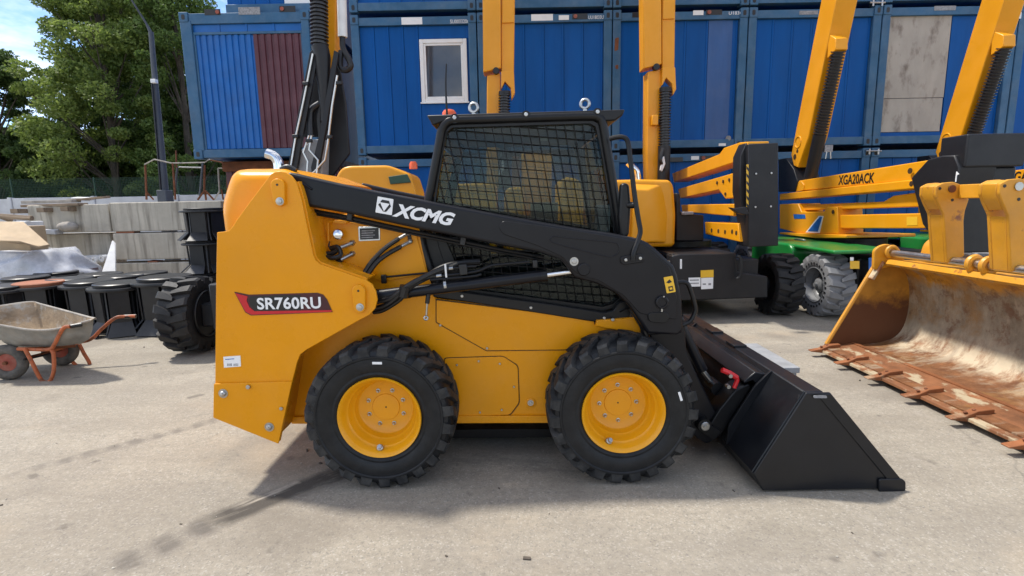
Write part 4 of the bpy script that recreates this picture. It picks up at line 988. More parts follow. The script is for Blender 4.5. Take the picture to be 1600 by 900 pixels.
# top tube and hinge brackets
RX, RZ = 3.66, 1.03
MB().cyl((RX, YB0, RZ), (RX, YB1-0.06, RZ), 0.036, 18).build('cross_rod', M['brushed_steel'], lb)
MB().prism([(LX+0.50, 0.93), (LX+0.80, 0.915), (LX+0.82, 0.955), (LX+0.52, 0.975)], YB0, YB1-0.1).build('top_flange', M['bucket_yellow'], lb, bevel=0.006)
Yp = [PX(1490, 408, RX)[0], PX(1592, 420, RX)[0]]
front = PL([(1463, 291), (1474, 285.5), (1490, 284), (1503, 289), (1513, 301), (1514, 312), (1508, 330), (1506, 345), (1507, 400), (1480, 412), (1475, 335), (1467, 318), (1462, 305)], Yp[0])
nose = PL([(1463, 291), (1474, 285.5), (1479, 290), (1478, 322), (1473, 328), (1467, 318), (1462, 305)], Yp[0])
strip = PL([(1475.5, 336), (1481, 336), (1486, 411), (1480.5, 411)], Yp[0])
def pair(y):
    for yy in (y, y+0.15):
        b_ = MB().prism(rounded(front, 0.012), yy, yy+0.028).build('hinge_plate', M['bucket_yellow'], lb, bevel=0.006)
        cx_, cz_ = P(1487, 295, Yp[0]); MB().cyl((cx_, yy-0.010, cz_), (cx_, yy, cz_), 0.030, 16).build('pin', M['rust'] if y == Yp[0] else M['zinc'], b_)
        for px, py in ((1468.5, 294.5), (1488, 312.5)):
            hx, hz_ = P(px, py, Yp[0]); MB().cyl((hx, yy-0.002, hz_), (hx, yy+0.002, hz_), 0.012, 12).build('hole', M['decal_black'], b_)
    MB().prism(strip, y+0.030, y+0.148).build('face_plate', M['bucket_yellow'], lb, bevel=0.003)
    MB().prism(nose, y+0.030, y+0.148).build('stop_block', M['bucket_yellow'], lb, bevel=0.006)
for y in Yp: pair(y)
tx0, tz0 = P(1500, 310, Yp[0]); MB().bb(tx0-0.02, tx0+0.06, Yp[1]+0.18, Yp[0]-0.004, tz0, tz0+0.11).build('tie_bar', M['bucket_yellow'], lb, bevel=0.006)
for y in (Yp[0]-0.20, Yp[1]+0.24):
    MB().torus((RX, y, RZ), (0, 1, 0), 0.052, 0.026, 20, 8).build('rod_collar', M['bucket_yellow'], lb)
# far end ear and rounded lug
MB().prism(rounded([(RX-0.13, 0.86), (RX+0.18, 0.93), (RX+0.10, 1.08), (RX-0.02, 1.12), (RX-0.09, 1.10), (RX-0.14, 1.06)], 0.04), YB1-0.05, YB1-0.012).build('end_ear', M['bucket_yellow'], lb, bevel=0.006)
MB().torus((RX-0.005, YB1-0.10, RZ+0.015), (0, 1, 0), 0.05, 0.018, 18, 8).build('rod_collar', M['bucket_yellow'], lb)
lg = MB().prism(rounded([(RX+0.16, 0.98), (RX+0.44, 0.98), (RX+0.43, 1.10), (RX+0.36, 1.18), (RX+0.26, 1.19), (RX+0.19, 1.13)], 0.06, 5), YB1-0.34, YB1-0.22).build('lifting_lug', M['bucket_yellow'], lb, bevel=0.01)
MB().cyl((RX+0.32, YB1-0.345, 1.10), (RX+0.32, YB1-0.338, 1.10), 0.038, 14).build('hole', M['decal_black'], lg)
# worn corner flap
MB().box((LX+0.47, YB1-0.03, 0.86), (0.03, 0.07, 0.20), (0, 0.5, 0)).build('corner_gusset', M['pale_wear'], lb, bevel=0.008)
MB().tube(smooth_path([(RX+0.20, Yp[0]-0.06, 1.04), (RX+0.26, Yp[0]-0.14, 1.08), (RX+0.22, Yp[0]-0.2, 1.03)], 4), 0.03, 8).build('grease_hose', M['rust'], lb)
# small electrical box seen through the brackets
# ================================================================== the skid-steer loader
YM = 3.62
ss = thing('skid_steer_loader', (0, YM, 0), 'yellow skid-steer loader with black lift arms, mesh-guarded cab and black bucket', 'skid steer loader')
def near(y): return y
def far(y): return 2*YM - y
def pol(pts, Yref): return PL(pts, Yref)
def slab(name, mat, pts, Yref, y0, y1, parent=None, bevel=0.004, side=near, r=0.0):
    q = pol(pts, Yref)
    if r: q = rounded(q, r, 4)
    return MB().prism(q, side(y0), side(y1)).build(name, M[mat], parent or ss, bevel=bevel)
def band(path, th, y0, y1):      # a bent strip of plate following a 2-D path
    q = []
    for i, p in enumerate(path):
        a, b = Vector(path[max(0, i-1)]), Vector(path[min(len(path)-1, i+1)]); d = (b-a).normalized(); q.append((p[0]-d.y*th, p[1]+d.x*th))
    return MB().prism(list(path)+q[::-1], y0, y1)
def bolt(c, r=0.010, h=0.010, mat='zinc', parent=None, washer=True, name='bolt', d=-1):
    m = MB()
    if washer: m.cyl((c[0], c[1], c[2]), (c[0], c[1]+d*0.004, c[2]), r*1.7, 18)
    m.lathe([(r, 0), (r, h*0.8), (r*0.8, h), (r*0.3, h)], (c[0], c[1]+d*0.003, c[2]), (0, d, 0), 6 if washer else 10)
    return m.build(name, M[mat], parent or ss)

# ------------------------------------------------------------------ wheels
def wheel(cx, side, seed):
    yo, di = side(2.72), (1 if side is near else -1); cz = 0.418
    C = Vector((cx, yo, cz)); ax = Vector((0, di, 0))
    w = MB()
    W = 0.30
    half = [(0.222, 0.040), (0.232, 0.020), (0.250, 0.010), (0.262, 0.0125), (0.280, 0.004), (0.310, 0.0), (0.338, 0.003), (0.344, -0.003), (0.352, -0.003), (0.357, 0.006), (0.376, 0.014), (0.391, 0.034), (0.398, 0.07), (0.401, 0.15)]
    prof = half + [(r, W-t) for r, t in half[-2::-1]]
    w.lathe(prof + [(0.212, W-0.05), (0.212, 0.05)], C, ax, 96, True)
    def sec(t, ac, hw, rt, rb):
        out = []
        for r, h in ((rb, -hw*1.18), (rb, hw*1.18), (rt, hw), (rt, -hw)):
            a = ac + h/r
            out.append(C + ax*t + Vector((math.cos(a)*r, 0, math.sin(a)*r)))
        return out
    n = 23; carcass = w; w = MB()
    for s in (0, 1):
        for k in range(n):
            a0 = 2*math.pi*(k + 0.5*s)/n + seed
            S = [(0.001, 0.00, 0.026, 0.396, 0.354), (0.013, 0.01, 0.028, 0.410, 0.362), (0.045, 0.05, 0.030, 0.417, 0.385), (0.095, 0.15, 0.024, 0.4195, 0.392), (0.135, 0.23, 0.020, 0.420, 0.395), (0.172, 0.25, 0.020, 0.419, 0.395)]
            L_ = []
            for t, da, hw, rt, rb in S: L_.append(sec(t if s == 0 else W-t, a0 - da*(1 if s == 0 else 1), hw, rt, rb))
            base = len(w.v)
            for q in L_: w.v += [tuple(v) for v in q]
            for i in range(len(L_)-1):
                for j in range(4): w.f.append((base+i*4+j, base+i*4+(j+1) % 4, base+(i+1)*4+(j+1) % 4, base+(i+1)*4+j))
            w.f.append((base, base+1, base+2, base+3)); e = base+4*(len(L_)-1); w.f.append((e+3, e+2, e+1, e))
    wh = carcass.build('tyre', M['tyre_rubber'], ss, sharp=28)
    tag(w.build('tread_lugs', M['tread_rubber'], wh, sharp=28), kind='stuff')
    rp = [(0.218, 0.045), (0.229, 0.030), (0.232, 0.014), (0.228, 0.007), (0.222, 0.010), (0.214, 0.028), (0.208, 0.034), (0.204, 0.070), (0.193, 0.078), (0.189, 0.084), (0.184, 0.125), (0.172, 0.134), (0.168, 0.142), (0.163, 0.172), (0.154, 0.179), (0.080, 0.180), (0.077, 0.175), (0.073, 0.1745), (0.004, 0.1745), (0.004, 0.20), (0.18, 0.22), (0.215, 0.26)]
    rim = MB().lathe(rp, C, ax, 72, True).build('rim', M['rim_yellow'], wh, sharp=50)
    MB().cyl(C+ax*0.1735, C+ax*0.1742, 0.005, 8).build('hub_mark', M['decal_black'], rim)
    for k in range(8):
        a = 2*math.pi*(k+0.5)/8 + (0.0 if cx < 0 else 0.42)
        c = C + ax*0.180 + Vector((math.cos(a)*0.107, 0, math.sin(a)*0.107))
        MB().lathe([(0.0125, 0.0), (0.0125, 0.004), (0.0085, 0.005), (0.0085, 0.012), (0.006, 0.016), (0.0055, 0.020), (0.002, 0.020)], c, -ax, 10).build('lug_nut', M['zinc'], wh)
    a = R(-95 if cx < 0 else -112)
    c = C + ax*0.06 + Vector((math.cos(a)*0.195, 0, math.sin(a)*0.195))
    MB().lathe([(0.021, 0.0), (0.018, 0.012), (0.012, 0.016), (0.012, 0.030), (0.004, 0.030)], c, (-math.cos(a)*0.5, -di*0.6, -math.sin(a)*0.5), 12).build('valve', M['zinc'], wh)
    if side is near:
        a = R(88 if cx < 0 else 18); rr = 0.318
        c = Vector((cx+math.cos(a)*rr, yo, cz+math.sin(a)*rr))
        MB().box(c+Vector((0, -0.0015, 0)), (0.052, 0.003, 0.013), (0, -(a-math.pi/2), 0)).build('paper_tag', M['decal_white'], wh)
    return wh
for cx in (-0.742, 0.600):
    wheel(cx, near, 0.1 if cx < 0 else 0.25); wheel(cx, far, 0.2)

# ------------------------------------------------------------------ chassis
body = [(346, 600), (347, 368), (468, 335), (652, 335), (668, 425), (680, 466), (930, 496), (1000, 498), (1000, 524), (994, 655), (455, 657), (452, 640)]
ch = slab('chassis', 'yellow_paint', body, 3.045, 3.045, far(3.045), bevel=0.008)
slab('side_panel', 'yellow_paint', [(682, 469), (928, 499), (928, 507), (998, 503), (998, 545), (760, 547.5), (697, 512), (682, 503)], 3.04, 3.038, 3.05, ch, bevel=0.002, r=0.006)
pn_ = slab('access_panel', 'yellow_paint', [(694, 560), (786, 557), (809, 572), (811, 629), (797, 648), (705, 651)], 3.04, 3.037, 3.05, ch, bevel=0.003, r=0.02)
sm = PL([(693, 559), (786, 556), (810, 571), (812.5, 630), (798, 649.5), (704, 652.5)], 3.04)
MB().prism(rounded(sm, 0.02, 4), 3.0425, 3.06).build('panel_gap', M['seam_dark'], ch)
sm = PL([(680.6, 467), (929, 497), (999, 501), (999, 546.2), (760, 549), (696, 513), (680.6, 504)], 3.04)
MB().prism(rounded(sm, 0.006, 3), 3.0425, 3.06).build('panel_gap', M['seam_dark'], ch)
for px, py in ((714, 570), (748, 564), (781, 568), (803, 604), (784, 640), (750, 644)): bolt((*[P(px, py, 3.037)[0]], 3.037, P(px, py, 3.037)[1]), 0.0065, 0.006, 'zinc', pn_, False)
for px, py in ((761, 544), (688, 508)): bolt((P(px, py, 3.038)[0], 3.038, P(px, py, 3.038)[1]), 0.0075, 0.006, 'zinc', ch, False)
c = P3(829, 629, 3.045); MB().lathe([(0.030, 0), (0.030, 0.006), (0.022, 0.008), (0.022, 0.003), (0.006, 0.003)], c, (0, -1, 0), 20).build('drain_boss', M['yellow_paint'], ch)
bolt((c.x, c.y-0.003, c.z), 0.011, 0.010, 'zinc', ch)
slab('bottom_rail', 'yellow_paint', [(456, 651), (994, 649), (994, 660), (456, 662)], 3.03, 3.025, 3.06, ch, bevel=0.003)
slab('belly_plate', 'black_paint', [(560, 662), (985, 660), (985, 672), (560, 676)], 3.3, 3.2, far(3.2), ch)
# rear wheel arch plate
arch = PL([(454, 662), (470, 560), (480, 540), (592, 476)], 3.0)
band(arch, 0.012, 2.88, 3.05).build('wheel_arch', M['yellow_paint'], ch)
# front ledge and hinge
slab('front_ledge', 'yellow_paint', [(931, 499), (998, 494), (1001, 500), (999, 521), (930, 508)], 3.03, 3.0, 3.05, ch, bevel=0.006)
MB().tube([P3(966, 485, 3.05), P3(985, 478, 3.05), P3(986, 496, 3.05)], 0.028, 10).build('cab_hinge', M['black_paint'], ss)
bolt(P3(957, 499, 3.0), 0.010, 0.01, 'zinc', ch, False)

# ------------------------------------------------------------------ rear towers that carry the lift arms
tower = [(339, 363), (349, 362), (358, 360), (364, 353), (370, 343), (392, 313), (417, 280), (423, 272), (430, 268.5), (438, 267.5), (447, 269.5), (455, 275), (462, 284), (466, 294), (471, 312), (480, 355), (489, 398), (493, 407), (500, 413), (545, 428.5), (572, 438), (581, 444), (587, 455), (589.5, 468), (586, 482), (577, 492), (560, 501), (478, 547), (469, 554), (464, 566), (456, 598), (437, 690), (335, 650), (336, 598), (337.5, 440)]
for side in (near, far):
    tw = slab('lift_tower', 'yellow_paint', tower, 2.80, 2.80, 2.818, bevel=0.003, side=side)
    if side is near: nt_ = tw
    tp = PL(tower, 2.80)
    i0, i1 = 12, 21
    y0, y1 = sorted((side(2.816), side(3.05)))
    band(tp[i0:i1], 0.010, y0, y1).build('tower_front_wall', M['yellow_paint'], tw)
    y0, y1 = sorted((side(2.816), side(3.05)))
    band([tp[-4], tp[-3], tp[-2], tp[-1], tp[0]], -0.010 if False else 0.010, y0, y1).build('tower_rear_wall', M['yellow_paint'], tw) if False else MB().prism([tp[0], tp[-1], tp[-2], tp[-3], (tp[-3][0]+0.012, tp[-3][1]), (tp[0][0]+0.012, tp[0][1])], y0, y1).build('tower_rear_wall', M['yellow_paint'], tw)
    band([tp[i] for i in range(0, 8)], -0.010, y0, y1).build('tower_back_slope', M['yellow_paint'], tw)
    # lower doubler plate with its bolts
    lp = slab('lower_plate', 'yellow_paint', [(333.5, 600), (456, 596.5), (434.5, 694), (332.5, 653)], 2.785, 2.787, 2.799, tw, bevel=0.003, side=side, r=0.006)
    if side is near:
        for px, py, r in ((349, 614.6, 0.016), (421, 667, 0.015)):
            q = P3(px, py, 2.787); MB().lathe([(0.026, 0), (0.026, 0.003), (0.016, 0.003), (0.016, 0.012), (0.013, 0.016), (0.009, 0.017), (0.009, 0.025), (0.004, 0.026)], q, (0, -1, 0), 24).build('bolt', M['zinc'], lp)
        bolt(P3(389, 604, 2.787), 0.012, 0.014, 'zinc', lp, False)
        bolt(P3(440, 638, 2.787), 0.010, 0.008, 'zinc', lp, False)
        # pin locks
        for px, py, a, b, bp_ in (((0), 0, (435, 290), (437, 313), (437.3, 314.6)), (0, 0, (561, 455), (562.5, 480), (562.5, 480))):
            A, B = P3(*a, 2.79), P3(*b, 2.79); r1, r2 = 0.036, 0.031
            d = (B-A); ang = math.atan2(d.z, d.x); o = []
            for k in range(13): t = ang+math.pi/2+math.pi*k/12; o.append((A.x+math.cos(t)*r1, A.z+math.sin(t)*r1))
            for k in range(13): t = ang-math.pi/2+math.pi*k/12; o.append((B.x+math.cos(t)*r2, B.z+math.sin(t)*r2))
            pk = MB().prism(o, 2.776, 2.7995).build('pin_lock', M['yellow_paint'], tw, bevel=0.005, seg=3)
            q = P3(*bp_, 2.776)
            MB().lathe([(0.021, 0), (0.021, 0.003), (0.014, 0.004), (0.013, 0.012), (0.007, 0.013)], q, (0, -1, 0), 20).build('bolt', M['zinc'], pk)
            MB().cyl((A.x, 2.7765, A.z+0.004), (A.x, 2.7745, A.z+0.004), 0.006, 10).build('grease_hole', M['decal_black'], pk)
        # decals
        dk = slab('model_decal', 'decal_maroon', [(366, 456), (389, 460.5), (496, 457.5), (505, 460.5), (511, 468), (519.5, 487.7), (392, 493), (383, 488)], 2.797, 2.797, 2.7995, tw, bevel=0)
        slab('decal_field', 'decal_black', [(391, 463), (440, 461), (470, 461), (470, 485), (399, 487), (391, 478), (389, 470)], 2.797, 2.7955, 2.7968, dk, bevel=0)
        slab('red_flash', 'decal_red', [(368, 458), (387, 463), (385.5, 470), (390, 480), (398, 486.2), (519, 484.5), (518, 487), (393, 491.6), (384, 487)], 2.797, 2.7945, 2.7967, dk, bevel=0)
        A, B = P(401, 474.8, 2.79), P(501, 473, 2.79)
        text('SR760RU', M['decal_white'], dk, 'model_lettering', ((A[0]+B[0])/2, 2.794, (A[1]+B[1])/2), B[0]-A[0], 0.066, math.atan2(B[1]-A[1], B[0]-A[0]), 0, 0.022, 0.001, spacing=1.02)
        st = slab('paper_sticker', 'decal_white', [(349, 557.5), (375.5, 555.5), (376.5, 572.5), (350, 574.5)], 2.798, 2.7975, 2.7995, tw, bevel=0)
        for k in range(9): slab('barcode_bar', 'decal_grey', [(355+k*2, 568), (356.1+k*2, 568), (356.1+k*2, 572), (355+k*2, 572)], 2.797, 2.7968, 2.7974, st, bevel=0) if k != 4 else None
        slab('print_line', 'decal_blue', [(352, 561), (366, 560), (366, 561.2), (352, 562.2)], 2.797, 2.7968, 2.7974, st, bevel=0)

# ------------------------------------------------------------------ engine hood, exhaust
hp = rounded(PL([(350, 362), (345.5, 328), (346.5, 314), (350, 302), (355.5, 283), (360.5, 270.5), (368, 264), (380, 262.5), (445, 262), (500, 283), (500, 362)], 3.06), [0.01, 0.05, 0.03, 0.03, 0.03, 0.03, 0.04, 0.04, 0.02, 0, 0], 4)
hc = P(490, 362, 3.06); hs_ = [(2.975, 0.80), (2.985, 0.86), (3.005, 0.915), (3.035, 0.955), (3.075, 0.982), (3.13, 0.998), (3.20, 1.0)]
hs_ = hs_+[(far(y), f) for y, f in hs_[::-1]]
hm_ = MB(); nh = len(hp)
for y, f in hs_: hm_.v += [(hc[0]+(x-hc[0])*f, y, hc[1]+(z-hc[1])*f) for x, z in hp]
for i in range(len(hs_)-1): hm_.f += [(i*nh+k, i*nh+(k+1) % nh, (i+1)*nh+(k+1) % nh, (i+1)*nh+k) for k in range(nh)]
hm_.f += [tuple(range(nh)), tuple((len(hs_)-1)*nh+k for k in range(nh))]
hd = hm_.build('engine_hood', M['yellow_paint'], ss, sharp=55)
ex = [P3(436, 270, 3.35), P3(435.5, 258, 3.35), P3(433, 250, 3.35), P3(427, 243.5, 3.35), P3(417, 240, 3.35)]
MB().tube(smooth_path(ex, 6), 0.031, 20).build('exhaust_pipe', M['chrome'], ss)
MB().tube(smooth_path([P3(440, 266, 3.1), P3(450, 262, 3.1), P3(462, 268, 3.1)], 5), 0.02, 10).build('arm_pivot_hose', M['hose'], ss)

# ------------------------------------------------------------------ lift arms
arm_top = [(448, 268), (470, 273.5), (530, 287), (590, 299), (700, 320), (780, 335), (840, 346), (905, 357), (962, 365.5), (1000, 373.5), (1012, 379), (1024, 388), (1053, 415), (1059, 430), (1066, 467), (1068, 515)]
arm_bot = [(1060, 524), (1012, 522), (992, 491), (982, 476), (962, 458), (932, 443), (912, 438), (897, 433), (888, 420), (876, 406), (840, 394), (780, 383), (660, 359), (540, 333), (476, 322), (452, 300)]
arm = arm_top + arm_bot
for side in (near, far):
    q = PL(arm, 2.86)
    ar = MB().prism(q, side(2.86), side(2.98)).build('lift_arm', M['arm_black'], ss, bevel=0.017, seg=4)
    y0 = 2.86
    if side is near: na = ar
    # pressed doubler and weld beads
    db = rounded(PL([(778, 354), (786, 344.5), (905, 361), (965, 371), (1004, 380), (1047, 418), (1058, 465), (1058, 500), (1000, 490), (975, 462), (935, 438), (905, 430), (893, 420), (880, 402), (840, 384), (786, 366)], 2.85), [0.02]*16, 4)
    MB().prism(db, side(2.853), side(2.862)).build('doubler_plate', M['arm_black'], ar, bevel=0.003)
    if side is near:
        sl = PL([(859, 374), (866, 369.5), (880, 371), (955, 378.5), (966, 383), (968, 390), (963, 398), (955, 401), (940, 399), (870, 381)], 2.85)
        pts = [Vector((x, 2.852, z)) for x, z in sl]; pts = smooth_path(pts+[pts[0]], 4)
        MB().tube(pts, 0.0035, 6, False).build('weld_bead', M['arm_black'], ar)
        # lines under the arm
        for k, (o_, yy, r) in enumerate(((5.0, 2.93, 0.009), (9.5, 2.95, 0.009))):
            MB().tube([P3(478, 322+o_, yy), P3(540, 333+o_, yy), P3(660, 359+o_, yy), P3(780, 384+o_, yy), P3(850, 397+o_, yy)], r, 8).build('steel_line', M['black_paint'], ar)
        for px, py in ((548, 337), (724, 376)): MB().box(P3(px, py, 2.93), (0.03, 0.05, 0.05), (0, 0.2, 0)).build('line_clamp', M['hose'], ar, bevel=0.004)
        MB().tube([P3(467, 285, 2.856), P3(477, 289, 2.856), P3(487, 296, 2.856)], 0.006, 8).build('weld_bead', M['arm_black'], ar)
        # pins
        bolt(P3(897, 408.5, 2.853), 0.014, 0.010, 'zinc', ar)
        MB().lathe([(0.034, 0), (0.034, 0.012), (0.030, 0.016), (0.004, 0.016)], P3(912, 421, 2.853), (0, -1, 0), 24).build('pivot_cap', M['arm_black'], ar)
        MB().lathe([(0.036, 0), (0.036, 0.014), (0.031, 0.018), (0.023, 0.018), (0.021, 0.012), (0.004, 0.012)], P3(1034, 472, 2.853), (0, -1, 0), 28).build('pivot_cap', M['arm_black'], ar)
        bolt(P3(1036.5, 463, 2.84), 0.005, 0.008, 'zinc', ar, False); MB().cyl(P3(1034, 479, 2.845), P3(1034, 487, 2.845), 0.006, 8).build('grease_nipple', M['zinc'], ar)
        MB().prism(rounded(PL([(1012, 489), (1042, 487), (1046, 497), (1040, 505), (1014, 503)], 2.85), 0.02), 2.846, 2.853).build('slot_cover', M['black_paint'], ar, bevel=0.003)
        mp_ = slab('mirror_bracket', 'arm_black', [(969, 401), (1003, 396), (1007, 402), (1006, 409), (974, 414), (969, 410)], 2.85, 2.842, 2.8535, ar, bevel=0.004, r=0.02)
        for px, py in ((977.5, 406), (1000, 403.5)): bolt(P3(px, py, 2.842), 0.009, 0.008, 'zinc', mp_, False)
        # warning sticker
        wk = slab('warning_sticker', 'decal_yellow', [(1037, 433.5), (1051, 431), (1056, 456), (1042, 458.5)], 2.85, 2.851, 2.8527, ar, bevel=0, r=0.004)
        slab('pictogram', 'decal_black', [(1041, 441.5), (1046, 436.5), (1050, 440.5), (1045, 443)], 2.85, 2.8500, 2.8509, wk, bevel=0)
        slab('pictogram', 'decal_black', [(1044, 448), (1051, 446.6), (1052.6, 454), (1045.6, 455.4)], 2.85, 2.8500, 2.8509, wk, bevel=0)
        slab('pictogram', 'decal_yellow', [(1046, 449.6), (1050, 448.8), (1050.8, 452), (1046.8, 452.8)], 2.85, 2.8494, 2.8499, wk, bevel=0)
        # badge and lettering
        yb_ = 2.8585
        bg = slab('badge', 'decal_white', [(590.2, 306.8), (614.8, 311.3), (612.2, 336.3), (586.6, 331.8)], 2.858, 2.857, 2.8598, ar, bevel=0, r=0.004)
        slab('badge_hexagon', 'decal_black', [(597, 311.9), (607.8, 313.8), (610.8, 322.8), (603.2, 331.2), (598.6, 330.4), (591, 320)], 2.857, 2.8555, 2.8569, bg, bevel=0)
        slab('badge_triangle', 'decal_white', [(594.0, 316.0), (608.8, 318.6), (599.9, 330.3)], 2.8555, 2.8542, 2.8554, bg, bevel=0)
        slab('badge_bar', 'decal_white', [(592.5, 313.6), (594.6, 314.9), (594.0, 317.2), (591.0, 318.6)], 2.8555, 2.8542, 2.8554, bg, bevel=0)
        A, B = P(616, 330.5, 2.858), P(708.5, 345.8, 2.858)
        text('XCMG', M['decal_white'], ar, 'brand_lettering', ((A[0]+B[0])/2, 2.857, P(662.5, 335.5, 2.858)[1]), B[0]-A[0]+0.02, 0.072, math.atan2(B[1]-A[1], B[0]-A[0]), 0.30, 0.042, 0.0012, spacing=0.98)
        # grab handle
        MB().tube(smooth_path([P3(1058, 441, 2.92), P3(1070, 441, 2.92), P3(1077, 448, 2.92), P3(1086, 478, 2.92), P3(1085, 490, 2.92), P3(1078, 502, 2.92), P3(1066, 508, 2.92)], 5), 0.013, 10).build('grab_handle', M['black_paint'], ar)
        MB().tube(smooth_path([P3(985, 482, 2.95), P3(1000, 505, 2.94), P3(1012, 530, 2.95), P3(1030, 560, 3.0)], 5), 0.014, 8).build('hydraulic_hose', M['hose'], ar)
    # foot of the arm, inboard of the tyre
    ft = PL([(1004, 488), (1066, 492), (1069, 548), (1092, 596), (1122, 655), (1118, 678), (1100, 690), (1082, 678), (1040, 610), (1018, 545)], 3.09)
    MB().prism(rounded(ft, 0.03), side(3.045), side(3.16)).build('arm_foot', M['arm_black'], ar, bevel=0.010)
    MB().prism(PL([(1008, 500), (1064, 497), (1066, 520), (1012, 524)], 2.95), side(2.95), side(3.06)).build('arm_web', M['arm_black'], ar, bevel=0.006)

# ------------------------------------------------------------------ lift cylinders and hoses
for side in (near, far):
    Yc_ = 2.915; m = lambda px, py, d=0: Vector((P(px, py, Yc_+d)[0], side(Yc_+d), P(px, py, Yc_+d)[1]))
    cb = MB().tube([m(568, 462), m(600, 461.5), m(640, 456)], 0.036, 16); cb.tube([m(636, 456.8), m(852.5, 430)], 0.0325, 20)
    lc_ = cb.build('lift_cylinder', M['arm_black'], ss)
    MB().cyl(m(846, 431), m(855, 429.8), 0.0345, 20).build('cylinder_gland', M['black_paint'], lc_)
    MB().cyl(m(852, 430), m(905, 422.6), 0.0165, 18).build('cylinder_rod', M['chrome'], lc_)
    if side is near:
        t_ = lambda name, pts, r, mat='hose', n=5: MB().tube(smooth_path(pts, n), r, 9).build(name, M[mat], lc_)
        t_('steel_line', [m(704, 419.5, -0.02), m(732, 416.5, -0.02), m(744, 416, -0.01)], 0.0075, 'black_paint')
        t_('steel_line', [m(690, 431, -0.02), m(720, 427.5, -0.02), m(746, 423.5, -0.02), m(768, 415, -0.02), m(790, 412.5, -0.02), m(827, 409, -0.02)], 0.0075, 'black_paint')
        t_('steel_line', [m(672, 437, -0.02), m(735, 432, -0.02), m(752, 428.5, -0.02)], 0.0075, 'black_paint')
        MB().box(m(724, 421, -0.025), (0.045, 0.03, 0.06), (0, -0.1, 0)).build('line_clamp', M['hose'], lc_, bevel=0.005)
        MB().box(m(836, 412, -0.015), (0.028, 0.03, 0.045)).build('line_clamp', M['hose'], lc_, bevel=0.005)
        MB().cyl(m(694.5, 446, 0), m(698.5, 445.4, 0), 0.0345, 20).build('hose_band', M['zinc'], lc_)
        MB().box(m(696.5, 423, -0.03), (0.010, 0.006, 0.075), (0, -0.05, 0)).build('cable_tie', M['white_plastic'], lc_)
        for a, b in (((700, 419.6), (708, 418.6)), ((678, 431.5), (690, 430))): MB().cyl(m(*a, -0.02), m(*b, -0.02), 0.011, 10).build('hose_fitting', M['zinc'], lc_)
        t_('hydraulic_hose', [m(584, 482, 0.0), m(604, 476, -0.04), m(624, 461, -0.055), m(640, 447, -0.055), m(662, 433, -0.045), m(690, 420.5, -0.02), m(702, 419.5, -0.02)], 0.0145)
        t_('hydraulic_hose', [m(586, 472, -0.02), m(610, 466, -0.05), m(632, 450, -0.06), m(652, 438, -0.05), m(672, 432, -0.02), m(682, 431, -0.02)], 0.0145)
        t_('hydraulic_hose', [m(584, 488, 0.03), m(600, 484, 0.0), m(625, 468, -0.035), m(638, 452, -0.045), m(660, 438, -0.03), m(690, 425, 0.02), m(715, 412, 0.06)], 0.013)
        t_('hose_sleeve', [m(629, 463, -0.05), m(633, 447, -0.055)], 0.030)
        t_('hydraulic_hose', [m(660, 437, 0.07), m(690, 419, 0.06), m(720, 411, 0.08), m(750, 409, 0.09)], 0.018)
        # gas strut with ball eye
        MB().cyl(m(671, 448, -0.01), m(667.5, 474, -0.01), 0.013, 12).build('strut_sleeve', M['hose'], lc_)
        MB().cyl(m(667.5, 474, -0.01), m(666.3, 492, -0.01), 0.006, 10).build('strut_rod', M['zinc'], lc_)
        MB().torus(m(665.6, 497, -0.01), (0, 1, 0), 0.010, 0.006, 16, 8).build('strut_eye', M['zinc'], lc_)

# service bay behind the tower
def Bp(px, py, d=0.0): return P3(px, py, 3.04-d)
bay = slab('service_panel', 'yellow_paint', [(484, 338), (649, 362), (667, 428), (600, 440), (520, 420)], 3.03, 3.034, 3.05, ch, bevel=0.003)
np_ = slab('name_plate', 'brushed_steel', [(559.5, 354.5), (593.5, 353.5), (594, 375.5), (560.5, 377)], 3.03, 3.030, 3.0338, ch, bevel=0.001)
slab('plate_print', 'decal_black', [(562, 357), (591.5, 356), (592, 373.3), (562.8, 374.6)], 3.03, 3.0288, 3.0298, np_, bevel=0)
for k in range(4): slab('plate_line', 'decal_grey', [(565, 360+3.5*k), (586-3*(k % 2), 359.3+3.5*k), (586-3*(k % 2), 361+3.5*k), (565, 361.7+3.5*k)], 3.03, 3.0278, 3.0287, np_, bevel=0)
for (a, b, h) in (((530, 387.5), (551, 379.5), [(503, 397), (518, 396), (530, 388)]), ((532, 406), (551, 396.5), [(502, 404), (515, 411), (524, 412), (533, 405.5)])):
    MB().tube([Bp(*a, 0.06), Bp(*b, 0.01)], 0.011, 10).build('hose_fitting', M['zinc'], ch)
    MB().cyl(Bp(b[0]-2, b[1]+0.5, 0.015), Bp(b[0]+1.5, b[1]-0.6, 0.0), 0.017, 6).build('fitting_nut', M['zinc'], ch)
    MB().tube(smooth_path([Bp(*p, 0.06) for p in h], 5), 0.016, 9).build('hydraulic_hose', M['hose'], ch)
MB().tube(smooth_path([Bp(505, 401, 0.08), Bp(520, 403, 0.10), Bp(532, 398, 0.08), Bp(528, 386, 0.07), Bp(516, 388, 0.06)], 5), 0.013, 9).build('cable_loop', M['hose'], ch)
hn = MB().lathe([(0.026, 0.0), (0.030, 0.008), (0.024, 0.016), (0.010, 0.020), (0.003, 0.020)], Bp(528, 366, 0.05), (0.3, -1, 0.1), 20).build('horn', M['chrome'], ch)
MB().tube([Bp(513, 376, 0.04), Bp(512.5, 347.5, 0.04), Bp(524, 344.5, 0.04)], 0.006, 6).build('horn_bracket', M['yellow_paint'], ch)
